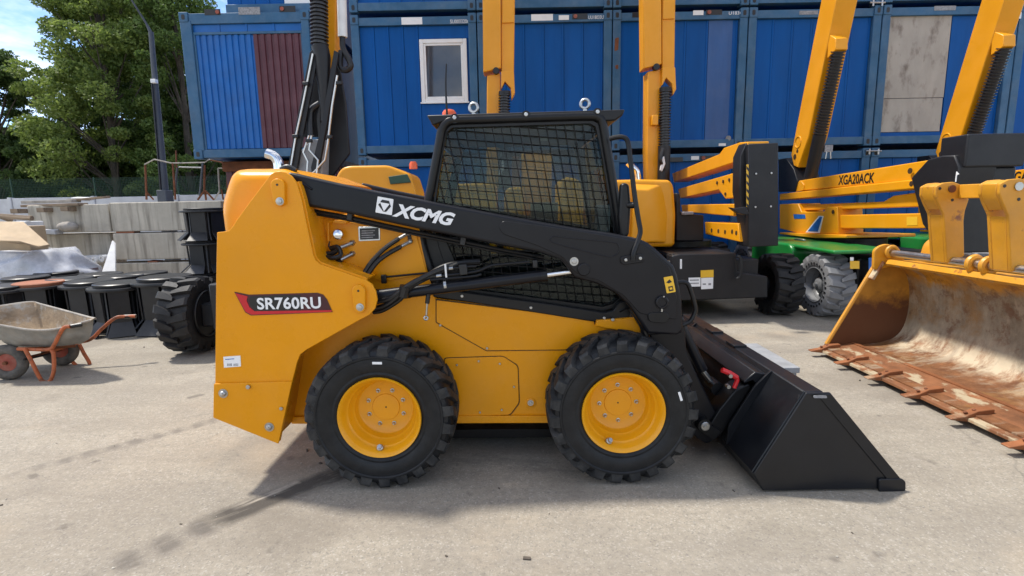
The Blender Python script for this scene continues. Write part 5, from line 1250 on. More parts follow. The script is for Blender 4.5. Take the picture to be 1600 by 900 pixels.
MB().prism(rounded(PL([(522, 347), (526, 343.5), (543, 345), (545, 348), (535, 349)], 3.0), 0.005), 2.97, 3.03).build('horn_bracket', M['yellow_paint'], ch, bevel=0.003)
MB().tube(smooth_path([Bp(515, 377, 0.05), Bp(514, 385, 0.05), Bp(520, 392, 0.06), Bp(525, 386, 0.06)], 4), 0.004, 6).build('wire', M['hose'], ch)
slab('port_plate', 'decal_black', [(636, 361), (641, 361), (644, 378), (640, 382), (637, 374)], 3.03, 3.028, 3.036, ch, bevel=0.002)
for a, b, h in (((623.5, 372.5), (638, 364.5), [(623, 373), (601, 388.5), (580, 410), (566, 432), (560, 444)]), ((627, 385), (641, 377.5), [(626, 385.5), (604, 398), (588, 411), (573, 432), (566, 446)])):
    MB().tube([Bp(*a, 0.05), Bp(*b, 0.02)], 0.010, 10).build('hose_fitting', M['zinc'], ch)
    MB().ball(Bp(*b, 0.02), 0.015, 10, 6).build('banjo', M['zinc'], ch)
    MB().tube(smooth_path([Bp(*p, 0.05+0.015*i) for i, p in enumerate(h)], 5), 0.0135, 9).build('hydraulic_hose', M['hose'], ch)
MB().tube([Bp(601, 433, 0.05), Bp(668, 426.5, 0.05)], 0.006, 8).build('gas_strut', M['black_paint'], ch); MB().box(Bp(600, 436, 0.05), (0.03, 0.03, 0.05)).build('strut_mount', M['black_paint'], ch, bevel=0.005)

# ------------------------------------------------------------------ cab
cab_bits = {}
def cab_side(side):
    Yt = 3.07
    m = lambda px, py, d=0.0: Vector((P(px, py, Yt+d)[0], side(Yt+d), P(px, py, Yt+d)[1]))
    fr = MB().tube(smooth_path([m(690, 462), m(672, 420), m(658, 372), m(664, 340), m(674, 290), m(686, 225), m(690, 204), m(697, 192.5), m(710, 188), m(760, 186.3), m(860, 183), m(925, 181.5), m(936, 184.5), m(942, 194), m(950, 240), m(966, 340), m(982, 470), m(984, 492)], 5), 0.025, 12).build('cab_frame', M['black_paint'], ss)
    # window surround
    wo = [(694, 203), (704, 194), (924, 187.5), (935, 193), (945, 240), (964, 362), (975, 466), (962, 480), (944, 486), (722, 455), (700, 446), (683, 390), (672, 352), (681, 288)]
    wi = [(697, 207), (706, 199), (922, 192.5), (931, 197.5), (941, 242), (960, 362), (970, 465), (959, 475), (942, 480), (724, 451), (704, 443.5), (686, 389), (676, 351), (684, 289)]
    ring = MB(); A = PL(wo, Yt); B = PL(wi, Yt); n = len(A)
    for i in range(n):
        j = (i+1) % n
        ring._pr([(A[i][0], side(3.075), A[i][1]), (A[j][0], side(3.075), A[j][1]), (B[j][0], side(3.075), B[j][1]), (B[i][0], side(3.075), B[i][1])],
                 [(A[i][0], side(3.10), A[i][1]), (A[j][0], side(3.10), A[j][1]), (B[j][0], side(3.10), B[j][1]), (B[i][0], side(3.10), B[i][1])])
    ring.build('window_surround', M['black_paint'], fr)
    MB().prism(PL([(697, 206), (706, 198), (922, 192), (931, 198), (941, 242), (960, 362), (970, 465), (942, 481), (724, 452), (704, 444), (686, 390), (676, 351), (685, 290)], Yt), side(3.112), side(3.117)).build('side_window', M['cab_glass'], fr)
    # wire guard
    g_ = MB(); poly = [Vector(p) for p in PL(wi, Yt)]
    def clip(p, d):
        ts = []
        for i in range(len(poly)):
            a, b = poly[i], poly[(i+1) % len(poly)]; e = b-a; det = d.x*(-e.y)+e.x*d.y
            if abs(det) < 1e-9: continue
            q = a-p; t = (q.x*(-e.y)+e.x*q.y)/det; u = (d.x*q.y-d.y*q.x)/det
            if 0 <= u <= 1: ts.append(t)
        return (min(ts), max(ts)) if len(ts) > 1 else None
    x0 = min(p.x for p in poly); x1 = max(p.x for p in poly); z0 = min(p.y for p in poly); z1 = max(p.y for p in poly)
    for fam, d, sp in (('v', Vector((0.17, -1)).normalized(), 0.051), ('h', Vector((1, -0.09)).normalized(), 0.047)):
        nrm = Vector((-d.y, d.x)); c0 = Vector(((x0+x1)/2, (z0+z1)/2))
        for k in range(-34, 35):
            p = c0+nrm*(k*sp); r_ = clip(p, d)
            if r_ is None: continue
            a, b = p+d*r_[0], p+d*r_[1]
            yy = side(3.093 if fam == 'v' else 3.098)
            g_.tube([(a.x, yy, a.y), (b.x, yy, b.y)], 0.0026, 5, False)
    g_.build('wire_guard', M['black_paint'], fr)
    # sill trim
    tr = MB().prism(PL([(677, 448), (690, 449), (722, 456), (860, 475), (944, 488), (958, 485), (968, 472), (980, 470), (990, 488), (978, 499), (930, 503), (860, 492), (720, 470), (677, 464)], 3.03), side(3.025), side(3.07)).build('sill_trim', M['black_paint'], fr, bevel=0.006)
    if side is near:
        for px, py in ((722, 462.5), (829.5, 480.5), (944, 496.5)): bolt(P3(px, py, 3.025), 0.009, 0.007, 'zinc', tr, False)
        for px, py in ((710, 183.5), (822, 178.5), (934, 174.5)):
            q = P3(px, py, 3.04); MB().cyl(q+Vector((0, 0.01, -0.004)), q+Vector((0, 0.03, -0.004)), 0.026, 14).build('rail_clamp', M['black_paint'], fr); bolt(q+Vector((0, 0.01, 0)), 0.011, 0.008, 'zinc', fr, False)
        for px, py in ((740, 168.5), (914, 162.5)):
            q = P3(px, py, 3.12); e = MB().torus(q, (0.25, 1, 0), 0.0245, 0.0088, 24, 10); e.cyl(q-Vector((0, 0, 0.03)), q-Vector((0, 0, 0.05)), 0.012, 12); e.cyl(q-Vector((0, 0, 0.047)), q-Vector((0, 0, 0.052)), 0.022, 14); e.build('lifting_eye', M['zinc'], fr)
    # lower inner panel
    MB().prism(PL([(693, 420), (760, 424), (972, 448), (974, 485), (720, 455), (697, 445)], 3.13), side(3.128), side(3.14)).build('inner_panel', M['black_paint'], fr)
    MB().prism(PL([(656, 366), (694, 370), (728, 452), (690, 458), (672, 420)], 3.08), side(3.085), side(3.10)).build('rear_quarter', M['black_paint'], fr)
    return fr
cab_near = cab_side(near); cab_far = cab_side(far)
rf = PL([(667, 180.5), (760, 177.5), (976, 171.5), (972, 181), (960, 189), (944, 190), (930, 185), (760, 186.5), (695, 190), (676, 197), (673, 190)], 3.07)
roof = MB().prism(rf, 3.055, far(3.055)).build('cab_roof', M['black_paint'], ss, bevel=0.008)
rl = PL([(700, 189), (925, 184), (930, 193), (702, 199)], 3.1); MB().prism(rl, 3.11, far(3.11)).build('headliner', M['decal_grey'], roof)
# beacon and aerial
c = P3(702, 181, 3.45)
MB().lathe([(0.045, -0.02), (0.045, 0.0), (0.043, 0.020), (0.032, 0.034), (0.012, 0.040), (0.003, 0.040)], c, (0, 0, 1), 24).build('beacon', M['beacon_orange'], roof)
MB().tube(smooth_path([P3(698.5, 180, 3.3), P3(697, 150, 3.3), P3(696.5, 125, 3.3), P3(697.5, 100, 3.3)], 5), 0.0065, 8, True, 0.0042).build('aerial', M['black_paint'], roof)
# cab rear and front frames across the machine
Yn, Yf = 3.10, far(3.10)
def cross(name, pts_px, mat='black_paint', th=0.03, Yref=3.1):
    q = PL(pts_px, Yref); return band(q, th, Yn, Yf).build(name, M[mat], roof)
cross('rear_header', [(690, 205), (686, 225)]); cross('rear_lower', [(668, 322), (662, 350), (660, 372), (675, 425), (690, 458)])
cross('front_header', [(938, 190), (941, 203)]); cross('front_lower', [(972, 410), (982, 470), (984, 492)])
q = PL([(686, 228), (667, 318)], 3.1); MB().prism([q[0], q[1], (q[1][0]+0.006, q[1][1]), (q[0][0]+0.006, q[0][1])], Yn+0.02, Yf-0.02).build('rear_window', M['cab_glass'], roof)
q = PL([(943, 206), (970, 405)], 3.1); MB().prism([q[0], q[1], (q[1][0]+0.006, q[1][1]), (q[0][0]+0.006, q[0][1])], Yn+0.02, Yf-0.02).build('front_window', M['cab_glass'], roof)
# seat and controls
seat = MB(); sx = P(800, 420, 3.6)[0]
seat.prism(rounded([(sx-0.25, 0.98), (sx+0.27, 1.0), (sx+0.28, 1.10), (sx-0.15, 1.09)], 0.04), 3.38, 3.86)
seat.prism(rounded([(sx-0.27, 1.05), (sx-0.12, 1.05), (sx-0.20, 1.50), (sx-0.32, 1.50)], 0.05), 3.40, 3.84)
seat.build('seat', M['seat_black'], roof, bevel=0.02, seg=3)
for yy in (3.30, 3.94):
    MB().bb(sx-0.05, sx+0.32, yy-0.05, yy+0.05, 1.0, 1.19).build('armrest', M['seat_black'], roof, bevel=0.02)
    MB().tube([(sx+0.26, yy, 1.18), (sx+0.28, yy, 1.32)], 0.02, 10, True, 0.026).build('joystick', M['black_paint'], roof)
MB().tube(smooth_path([(sx+0.52, 3.2, 1.02), (sx+0.45, 3.2, 1.28), (sx+0.36, 3.25, 1.34), (sx+0.36, 4.0, 1.34), (sx+0.45, 4.04, 1.28), (sx+0.52, 4.04, 1.02)], 5), 0.018, 8).build('safety_bar', M['black_paint'], roof)
MB().bb(sx+0.52, sx+0.60, 3.2, 3.3, 1.32, 1.55).build('display', M['decal_grey'], roof, bevel=0.01)
MB().bb(sx-0.62, sx+0.72, 3.12, far(3.12), 0.93, 0.985).build('cab_floor', M['black_paint'], roof)
for a, b in (((828, 205), 0), ((850, 212), 0)):
    q = P3(*a, 3.7); MB().box(q, (0.05, 0.01, 0.07)).build('roof_lamp', M['decal_white'], roof, bevel=0.006)
# mirror
mr = MB().prism(rounded(PL([(968, 289), (974, 285.5), (981, 289), (984, 320), (981, 366), (976, 371), (967, 370), (964.5, 340)], 2.98), 0.02), 2.94, 3.0).build('mirror', M['black_paint'], ss, bevel=0.015, seg=3)
MB().tube(smooth_path([P3(953, 217, 3.0), P3(963, 214.5, 2.98), P3(974, 214.5, 2.96), P3(981, 222, 2.95), P3(985, 250, 2.94), P3(992, 308, 2.92), P3(998, 345, 2.90), P3(1000.5, 362, 2.88), P3(996, 378, 2.86), P3(990, 395, 2.84), P3(989, 407, 2.838)], 6), 0.0135, 10).build('mirror_arm', M['black_paint'], mr)
MB().cyl(P3(981, 321, 2.95), P3(996, 320, 2.92), 0.018, 12).build('mirror_clamp', M['black_paint'], mr)

# ------------------------------------------------------------------ bucket and coupler
YB = 2.62
A_, B_, C_, D_, E_, F_ = PL([(1178, 740), (1260, 614), (1298, 614), (1407, 747), (1412, 766), (1192, 769)], YB)
F_ = (F_[0], 0.012); E_ = (E_[0], 0.012)
up = Vector((B_[0]-A_[0], B_[1]-A_[1])); LB = up.length; up.normalize(); nb = Vector((-up.y, up.x))
def bk(u, n_): q = Vector(A_)+up*(u*LB)+nb*n_; return (q.x, q.y)
bucket = MB().prism([A_, B_, (B_[0]+0.10, B_[1]+0.0), (B_[0]+0.10, B_[1]-0.018), (B_[0]+0.012, B_[1]-0.022), (A_[0]+0.035, A_[1]+0.01), (F_[0]+0.06, 0.036), (E_[0]-0.03, 0.034), (E_[0]-0.03, 0.014), F_], YB+0.018, far(YB)-0.018).build('bucket', M['bucket_black'], ss, bevel=0.006)
for side in (near, far):
    sp = MB().prism([A_, B_, C_, D_, E_, F_], side(YB), side(YB+0.017)).build('side_plate', M['bucket_black'], bucket, bevel=0.004)
    c2, d2 = Vector(C_), Vector(D_)
    pt = PL([(1276, 616), (1298, 615), (1406, 747), (1384, 747)], YB)
    MB().prism(pt, side(YB-0.007), side(YB-0.001)).build('edge_doubler', M['bucket_black'], sp, bevel=0.003)
    MB().prism(rounded(PL([(1371, 747), (1407, 746), (1413, 751), (1412.5, 765.5), (1371, 767.5)], YB), 0.012), side(YB-0.013), side(YB-0.0005)).build('wear_block', M['bucket_black'], sp, bevel=0.004)
    MB().prism(rounded(PL([(1269, 617), (1290, 617), (1291, 621), (1270, 621)], YB), 0.008), side(YB-0.010), side(YB-0.0075)).build('lifting_slot', M['decal_grey'], sp)
MB().bb(E_[0]-0.20, E_[0]+0.02, YB+0.02, far(YB)-0.02, 0.004, 0.022).build('cutting_edge', M['bucket_black'], bucket, bevel=0.003)
for side in (near, far):
    fl = MB().prism(rounded([bk(-0.02, 0.0), bk(0.20, 0.05), bk(0.75, 0.045), bk(1.0, 0.012), bk(1.0, -0.005), bk(0.0, -0.005)], 0.02), side(2.975), side(2.992)).build('mount_flange', M['bucket_black'], bucket, bevel=0.003)
rail = MB().prism([bk(0.76, 0.0), bk(0.94, 0.0), bk(0.90, 0.075), bk(0.74, 0.105), bk(0.72, 0.095), bk(0.80, 0.06)], 3.0, far(3.0)).build('hook_rail', M['bucket_black'], bucket, bevel=0.005)
for yy in (3.5, 3.9): MB().bb(bk(1.0, 0)[0]-0.01, bk(1.0, 0)[0]+0.08, yy, yy+0.14, bk(1.0, 0)[1]-0.002, bk(1.0, 0)[1]+0.016).build('lip_pad', M['bucket_black'], bucket, bevel=0.003)
for side in (near, far):
    MB().tube([(A_[0]-0.002, side(YB+0.019), A_[1]), (B_[0]-0.002, side(YB+0.019), B_[1])], 0.006, 6).build('weld_bead', M['bucket_black'], bucket)
# coupler
for side in (near, far):
    cp = MB().prism(rounded([bk(0.02, 0.03), bk(0.72, 0.03), bk(0.74, 0.06), bk(0.60, 0.11), bk(0.30, 0.13), bk(0.05, 0.13)], 0.015), side(3.02), side(3.16)).build('coupler', M['black_paint'], ss, bevel=0.008)
    lo_ = P(1102, 666, 2.98)
    MB().cyl((lo_[0], side(2.985), lo_[1]), (lo_[0], side(3.30), lo_[1]), 0.040, 20).build('pivot_boss', M['black_paint'], cp)
    MB().lathe([(0.028, 0), (0.028, 0.010), (0.024, 0.013), (0.013, 0.013), (0.013, 0.022), (0.004, 0.022)], (lo_[0], side(2.985), lo_[1]), (0, -1 if side is near else 1, 0), 22).build('pivot_bolt', M['zinc'], cp)
    hi_ = P(1117, 604, 3.22)
    MB().cyl((hi_[0], side(3.17), hi_[1]), (hi_[0], side(3.30), hi_[1]), 0.042, 20).build('tilt_pin', M['black_paint'], cp)
    t0 = P(1060, 500, 3.24); t1 = P(1097, 578, 3.24)
    MB().cyl((t0[0], side(3.235), t0[1]), (t1[0], side(3.235), t1[1]), 0.034, 16).build('tilt_cylinder', M['arm_black'], cp)
    MB().cyl((t1[0], side(3.235), t1[1]), (hi_[0], side(3.235), hi_[1]), 0.017, 14).build('tilt_rod', M['brushed_steel'], cp)
    lv = MB().tube([(P(a, b, 3.0)[0], side(3.0), P(a, b, 3.0)[1]) for a, b in ((1128, 578), (1140, 583), (1151, 590))], 0.016, 8)
    lv.tube([(P(a, b, 3.0)[0], side(3.0), P(a, b, 3.0)[1]) for a, b in ((1151, 588), (1152, 594), (1147, 606))], 0.013, 8)
    l_ = lv.build('latch_lever', M['red_paint'], cp)
    for a, b in ((1142, 588), (1139, 605)):
        q = P(a, b, 2.97); MB().cyl((q[0], side(2.97), q[1]), (q[0], side(3.0), q[1]), 0.012, 10).build('latch_bolt', M['zinc'], l_)
    MB().tube(smooth_path([(P(a, b, 3.1)[0], side(3.1), P(a, b, 3.1)[1]) for a, b in ((1148, 616), (1156, 604), (1168, 601), (1176, 606))], 4), 0.013, 8).build('latch_hook', M['black_paint'], cp)
MB().prism([bk(0.05, 0.035), bk(0.72, 0.035), bk(0.72, 0.05), bk(0.05, 0.05)], 3.165, far(3.165)).build('coupler_plate', M['black_paint'], ss, bevel=0.004)
MB().prism(rounded([bk(-0.06, 0.06), bk(0.10, 0.05), bk(0.10, 0.2), bk(-0.02, 0.2)], 0.02), 3.0, far(3.0)).build('coupler_foot', M['black_paint'], ss, bevel=0.006)
# grey box lying in the bucket
gx = thing('steel_box', (1.93, 4.06, 0.036), 'small grey lidded steel box lying in the black bucket', 'box')
MB().bb(1.72, 2.10, 3.74, 4.40, 0.037, 0.29).build('box_body', M['grey_box_paint'], gx, bevel=0.004)
MB().bb(1.705, 2.115, 3.725, 4.415, 0.291, 0.335).build('lid', M['grey_box_paint'], gx, bevel=0.005)
# ================================================================== articulated boom lifts parked behind
def lift_wheel(t, c, inward, tyre='black_solid_rubber', seed=0.0, R_=0.42, W=0.34, hub='lift_black'):
    """c: centre of the outer face; inward: +1 / -1 along X"""
    C = Vector(c); ax = Vector((inward, 0, 0)); w = MB()
    half = [(0.235, 0.055), (0.245, 0.02), (0.27, 0.006), (0.34, 0.0), (0.372, 0.008), (0.378, 0.03), (0.380, W/2)]
    w.lathe(half+[(r, W-t_) for r, t_ in half[-2::-1]]+[(0.22, W-0.05), (0.22, 0.05)], C, ax, 64, True)
    n = 16
    for s in (0, 1):
        for k in range(n):
            a0 = 2*math.pi*(k+0.5*s)/n+seed
            S = [(-0.002, 0.0, 0.045, 0.402, 0.330), (0.02, 0.02, 0.046, 0.418, 0.36), (0.10, 0.07, 0.040, 0.42, 0.37), (W*0.56, 0.16, 0.020, 0.418, 0.37)]
            base = len(w.v)
            for t_, da, hw, rt, rb in S:
                tt = t_ if s == 0 else W-t_
                for r, h in ((rb, -hw*1.1), (rb, hw*1.1), (rt, hw*0.9), (rt, -hw*0.9)):
                    a = a0+da+h/r; w.v.append(tuple(C+ax*tt+Vector((0, math.cos(a)*r, math.sin(a)*r))))
            for i in range(3):
                for j in range(4): w.f.append((base+i*4+j, base+i*4+(j+1) % 4, base+(i+1)*4+(j+1) % 4, base+(i+1)*4+j))
            w.f.append((base, base+1, base+2, base+3)); w.f.append((base+15, base+14, base+13, base+12))
    ty = w.build('tyre', M[tyre], t, sharp=28)
    hm = M[hub]
    MB().lathe([(0.240, 0.05), (0.243, 0.012), (0.232, 0.010), (0.222, 0.03), (0.20, 0.10), (0.155, 0.12), (0.15, 0.13), (0.09, 0.13), (0.085, 0.07), (0.06, 0.055), (0.03, 0.05), (0.028, 0.02), (0.004, 0.02), (0.004, 0.2), (0.23, 0.25)], C, ax, 40, True).build('rim', hm, ty, sharp=45)
    for k in range(9):
        a = 2*math.pi*k/9; MB().lathe([(0.014, 0), (0.014, 0.022), (0.004, 0.024)], C+ax*0.13+Vector((0, math.cos(a)*0.118, math.sin(a)*0.118)), -ax, 6).build('lug_nut', M['zinc'] if tyre == 'grey_rubber' else hm, ty)
    if tyre == 'grey_rubber':
        for k in range(28):
            a = 2*math.pi*k/28; q = C+ax*(-0.001)+Vector((0, math.cos(a)*0.292, math.sin(a)*0.292)); MB().cyl(q, q+ax*0.004, 0.017, 10).build('tyre_hole', M['decal_black'], ty)
    return ty
def bellows(t, pts, r, name='bellows'):
    A, B = Vector(pts[0]), Vector(pts[1]); n = max(8, int((B-A).length/0.042)); prof = []
    L_ = (B-A).length
    for i in range(n):
        prof += [(r, L_*(i+0.1)/n), (r, L_*(i+0.4)/n), (r*0.72, L_*(i+0.55)/n), (r*0.72, L_*(i+0.95)/n)]
    return MB().lathe(prof, A, (B-A), 16).build(name, M['bellows_rubber'], t)
def xplate(name, mat, pts, X, x0, x1, parent, bevel=0.006):
    """plate lying in the upright plane x = X, outlined by measured points"""
    return MB().prismx([PX(a, b, X) for a, b in pts], x0, x1).build(name, M[mat], parent, bevel=bevel)
def yplate(name, mat, pts, Y, y0, y1, parent, bevel=0.006, r=0.0):
    q = PL(pts, Y)
    if r: q = rounded(q, r)
    return MB().prism(q, y0, y1).build(name, M[mat], parent, bevel=bevel)
def chassis(t, cx, y0, mat='lift_black', half=0.95, green=False):
    """front wheels' axle at y0, rear 2.3 m behind"""
    MB().bb(cx-half+0.36, cx+half-0.36, y0-0.30, y0+2.75, 0.30, 0.80).build('base_frame', M['lift_black'], t, bevel=0.02)
    MB().cyl((cx-half+0.1, y0, 0.42), (cx+half-0.1, y0, 0.42), 0.10, 14).build('axle', M['lift_black'], t)
    MB().cyl((cx-half+0.1, y0+2.3, 0.42), (cx+half-0.1, y0+2.3, 0.42), 0.10, 14).build('axle', M['lift_black'], t)
    MB().cyl((cx, y0+1.15, 0.80), (cx, y0+1.15, 0.97), 0.48, 28).build('slew_ring', M['lift_black'], t)

# ---- lift with the fan of four arms beside the skid-steer's bucket
lc1 = thing('boom_lift', (2.65, 8.2, 0), 'yellow boom lift showing four fanned arms and a tall black end box', 'boom lift', 'boom lifts parked in front of the cabins')
chassis(lc1, 2.65, 7.13)
lift_wheel(lc1, (3.82, 7.13, 0.42), -1, seed=0.1); lift_wheel(lc1, (1.48, 7.13, 0.42), 1); lift_wheel(lc1, (3.82, 9.43, 0.42), -1); lift_wheel(lc1, (1.48, 9.43, 0.42), 1)
X4 = 2.86
for nm, pts in (('boom_arm', [(1050, 271), (1124, 240.6), (1131, 231), (1155, 222.7), (1168, 221.5), (1168, 246), (1152, 252), (1052.7, 285)]),
                ('boom_arm', [(1059, 295.5), (1143.4, 271), (1150, 270), (1150, 309), (1133, 310.5), (1123, 296.5), (1063, 310)]),
                ('boom_arm', [(1064, 320), (1146, 318.6), (1146, 337.8), (1066, 331)]),
                ('boom_arm', [(1101, 347), (1153, 349), (1156, 378), (1102, 366)])):
    xplate(nm, 'lift_yellow', pts, X4, X4, X4+0.26, lc1, bevel=0.010)
for px, py in ((1112, 360), (1122.5, 361), (1133, 362.5), (1144, 362), (1150.5, 364)):
    y, z = PX(px, py, X4); MB().cyl((X4-0.003, y, z), (X4+0.002, y, z), 0.030, 14).build('arm_hole', M['seam_dark'], lc1)
for px, py in ((1121, 285.5), (1130.5, 283.5), (1140, 281), (1134, 303)):
    y, z = PX(px, py, X4); MB().cyl((X4-0.012, y, z), (X4+0.002, y, z), 0.022, 12).build('arm_pin', M['seam_dark'], lc1)
YK = 6.42
eb = yplate('end_box', 'lift_black', [(1169, 225), (1216.5, 223), (1216.5, 384), (1169, 386)], YK, YK, YK+0.28, lc1, bevel=0.012)
eb['label'] = 'tall black end box'
for px, py in ((1181, 271.5), (1205, 270.5), (1180, 323.5), (1204, 322.5)): bolt(P3(px, py, YK), 0.012, 0.01, 'zinc', eb, False)
yplate('end_box_side', 'lift_black', [(1147, 246), (1156, 226), (1167, 224), (1167, 384), (1160, 384), (1146, 300)], YK+0.26, YK+0.08, YK+0.30, lc1, bevel=0.01)
hz = MB()
hs = yplate('hazard_strip', 'decal_yellow', [(1166.3, 257), (1169.5, 256.8), (1169.5, 323), (1166.3, 323.2)], YK-0.003, YK-0.004, YK-0.001, lc1, 0)
for k in range(6): yplate('hazard_bar', 'decal_black', [(1166.3, 259+k*11.5), (1169.5, 263+k*11.5), (1169.5, 268+k*11.5), (1166.3, 264+k*11.5)], YK-0.003, YK-0.0055, YK-0.0042, hs, 0)
yplate('latch_handle', 'lift_black', [(1138, 324), (1147, 325.5), (1163, 323), (1168, 333), (1165, 336), (1150, 333)], YK-0.05, YK-0.10, YK-0.02, lc1, 0.008)
# hood, engine box, boom and its cylinder
YH = 7.3
hd_ = MB().prism(rounded(PL([(930, 386), (930, 282), (1000, 280), (1047, 281), (1053, 290), (1056.5, 335), (1055, 382), (1050, 386)], YH), [0, 0, 0.1, 0.05, 0.05, 0.05, 0.05, 0.03], 4), YH, YH+1.5).build('turntable_hood', M['lift_yellow'], lc1, bevel=0.05, seg=4)
# faceted front of the hood
ff = MB(); q0 = PL([(990, 281.5), (1046, 283), (1054, 336), (1052, 381), (985, 381)], YH); q1 = PL([(992, 296), (1012, 298), (1026, 342), (1024, 378), (985, 380)], YH-0.10)
ff.loft([(a, YH+0.06, b) for a, b in q0], [(a, YH-0.10, b) for a, b in q1]); ff.build('hood_nose', M['lift_yellow'], lc1, bevel=0.02, seg=3)
yplate('engine_box', 'lift_black', [(1056, 301), (1063, 303), (1064, 333), (1100, 336), (1100, 377), (1056, 377)], 7.5, 7.5, 8.3, lc1, 0.02)
MB().bb(P(1066, 334, 7.45)[0], P(1084, 334, 7.45)[0], 7.45, 7.6, P(1066, 336, 7.45)[1], P(1066, 331, 7.45)[1]).build('box_cap', M['decal_grey'], lc1, bevel=0.01)
MB().tube(smooth_path([P3(981, 254, 7.6), P3(988, 261, 7.6), P3(995, 268, 7.6), P3(997, 281, 7.6)], 5), 0.045, 14).build('exhaust_pipe', M['chrome'], lc1)
cf = MB().prism(rounded(PL([(1050, 400), (1062, 397), (1150, 396), (1152, 425), (1200, 432), (1200, 465), (1062, 470), (1050, 440)], 6.75), 0.02), 6.75, 7.0).build('front_frame', M['lift_black'], lc1, bevel=0.02)
MB().bb(P(1050, 397, 6.8)[0], P(1150, 397, 6.8)[0], 6.8, 7.9, P(1100, 400, 6.8)[1]-0.03, P(1100, 396, 6.8)[1]).build('deck_plate', M['lift_black'], lc1, bevel=0.01)
yplate('white_sticker', 'decal_white', [(1076, 434), (1094.5, 433.5), (1094.5, 447.5), (1076, 448)], 6.745, 6.744, 6.7485, cf, 0)
yplate('yellow_sticker', 'decal_yellow', [(1094.8, 422.5), (1115, 421.5), (1115, 433), (1094.8, 434)], 6.745, 6.744, 6.7485, cf, 0)
yplate('white_sticker', 'decal_white', [(1095.5, 434.5), (1114.5, 433.5), (1114, 451), (1095.5, 452)], 6.745, 6.744, 6.7485, cf, 0)
for k in range(2): yplate('sticker_print', 'decal_grey', [(1078, 437+5*k), (1092, 436.6+5*k), (1092, 438.4+5*k), (1078, 438.8+5*k)], 6.742, 6.7425, 6.7438, cf, 0)
yplate('sticker_print', 'decal_grey', [(1098, 443), (1103, 442.8), (1103, 445), (1098, 445.2)], 6.742, 6.7425, 6.7438, cf, 0); yplate('sticker_print', 'decal_grey', [(1107, 442.5), (1111, 442.3), (1111, 445.5), (1107, 445.7)], 6.742, 6.7425, 6.7438, cf, 0)
yplate('white_marker', 'decal_white', [(1062.5, 405), (1065.5, 405), (1065.5, 420), (1062.5, 420)], 6.745, 6.744, 6.7485, cf, 0)
MB().tube(smooth_path([P3(1152, 400, 6.7), P3(1157, 405, 6.68), P3(1157, 430, 6.68), P3(1151, 436, 6.7)], 5), 0.02, 10).build('tow_loop', M['lift_black'], lc1)
MB().torus((3.49, 7.13, 0.42), (1, 0, 0), 0.31, 0.006, 40, 6).build('tyre_ring', M['zinc'], lc1)

def upright_boom(t, dx, dy=0.0, Y=8.9):
    """upper boom folded up: dx shifts the measured outline sideways, dy down"""
    s = lambda pts: [(a+dx, b+dy) for a, b in pts]
    yplate('boom_section', 'lift_yellow', s([(1003, -260), (1032, -260), (1034, 100), (1006, 107)]), Y, Y, Y+0.30, t, 0.012)
    yplate('boom_section', 'lift_yellow', s([(1033, -260), (1059, -260), (1054, 108), (1034.5, 108)]), Y+0.04, Y+0.04, Y+0.34, t, 0.012)
    yplate('boom_cover', 'lift_yellow', s([(1035, -260), (1058, -260), (1054, 29), (1036, 30)]), Y+0.02, Y+0.015, Y+0.038, t, 0.004)
    yplate('lower_arm', 'lift_yellow', s([(1012, 112), (1033, 108), (1034, 288), (1012, 288), (1011, 236)]), Y+0.05, Y+0.05, Y+0.35, t, 0.012)
    fk = yplate('cylinder_fork', 'lift_yellow', s([(1034, 106), (1054, 106), (1055.5, 140), (1050, 150), (1049, 132), (1040, 122), (1034, 134)]), Y, Y-0.04, Y+0.14, t, 0.008)
    A, B = P3(1039.5+dx, 142+dy, Y-0.02), P3(1038+dx, 228+dy, Y-0.02)
    bellows(t, (A, B), 0.098)
    MB().cyl(A+Vector((0, 0, 0.05)), A, 0.095, 16).build('cylinder_head', M['lift_black'], t)
    MB().cyl(B, B-Vector((0, 0, 0.62)), 0.10, 16).build('lift_cylinder', M['lift_black'], t)
    for k in (104, 190):
        q = P3(1026+dx, k+dy, Y-0.03); MB().cyl(q, q+Vector((0, 0.1, 0)), 0.05, 14).build('pivot_pin', M['lift_black'], t)
    MB().box(P3(1023+dx, 188+dy, Y-0.01), (0.10, 0.08, 0.16)).build('pin_bracket', M['lift_yellow'], t, bevel=0.01)
    MB().tube(smooth_path([P3(1036+dx, 232+dy, Y-0.1), P3(1032+dx, 250+dy, Y-0.16), P3(1037+dx, 262+dy, Y-0.1), P3(1045+dx, 285+dy, Y-0.05)], 5), 0.03, 8).build('hydraulic_hose', M['hose'], t)
    yplate('white_valve', 'white_plastic', s([(1034, 247), (1037, 244), (1039, 256), (1034, 268), (1031, 266)]), Y-0.13, Y-0.16, Y-0.11, t, 0.005)
upright_boom(lc1, 0)
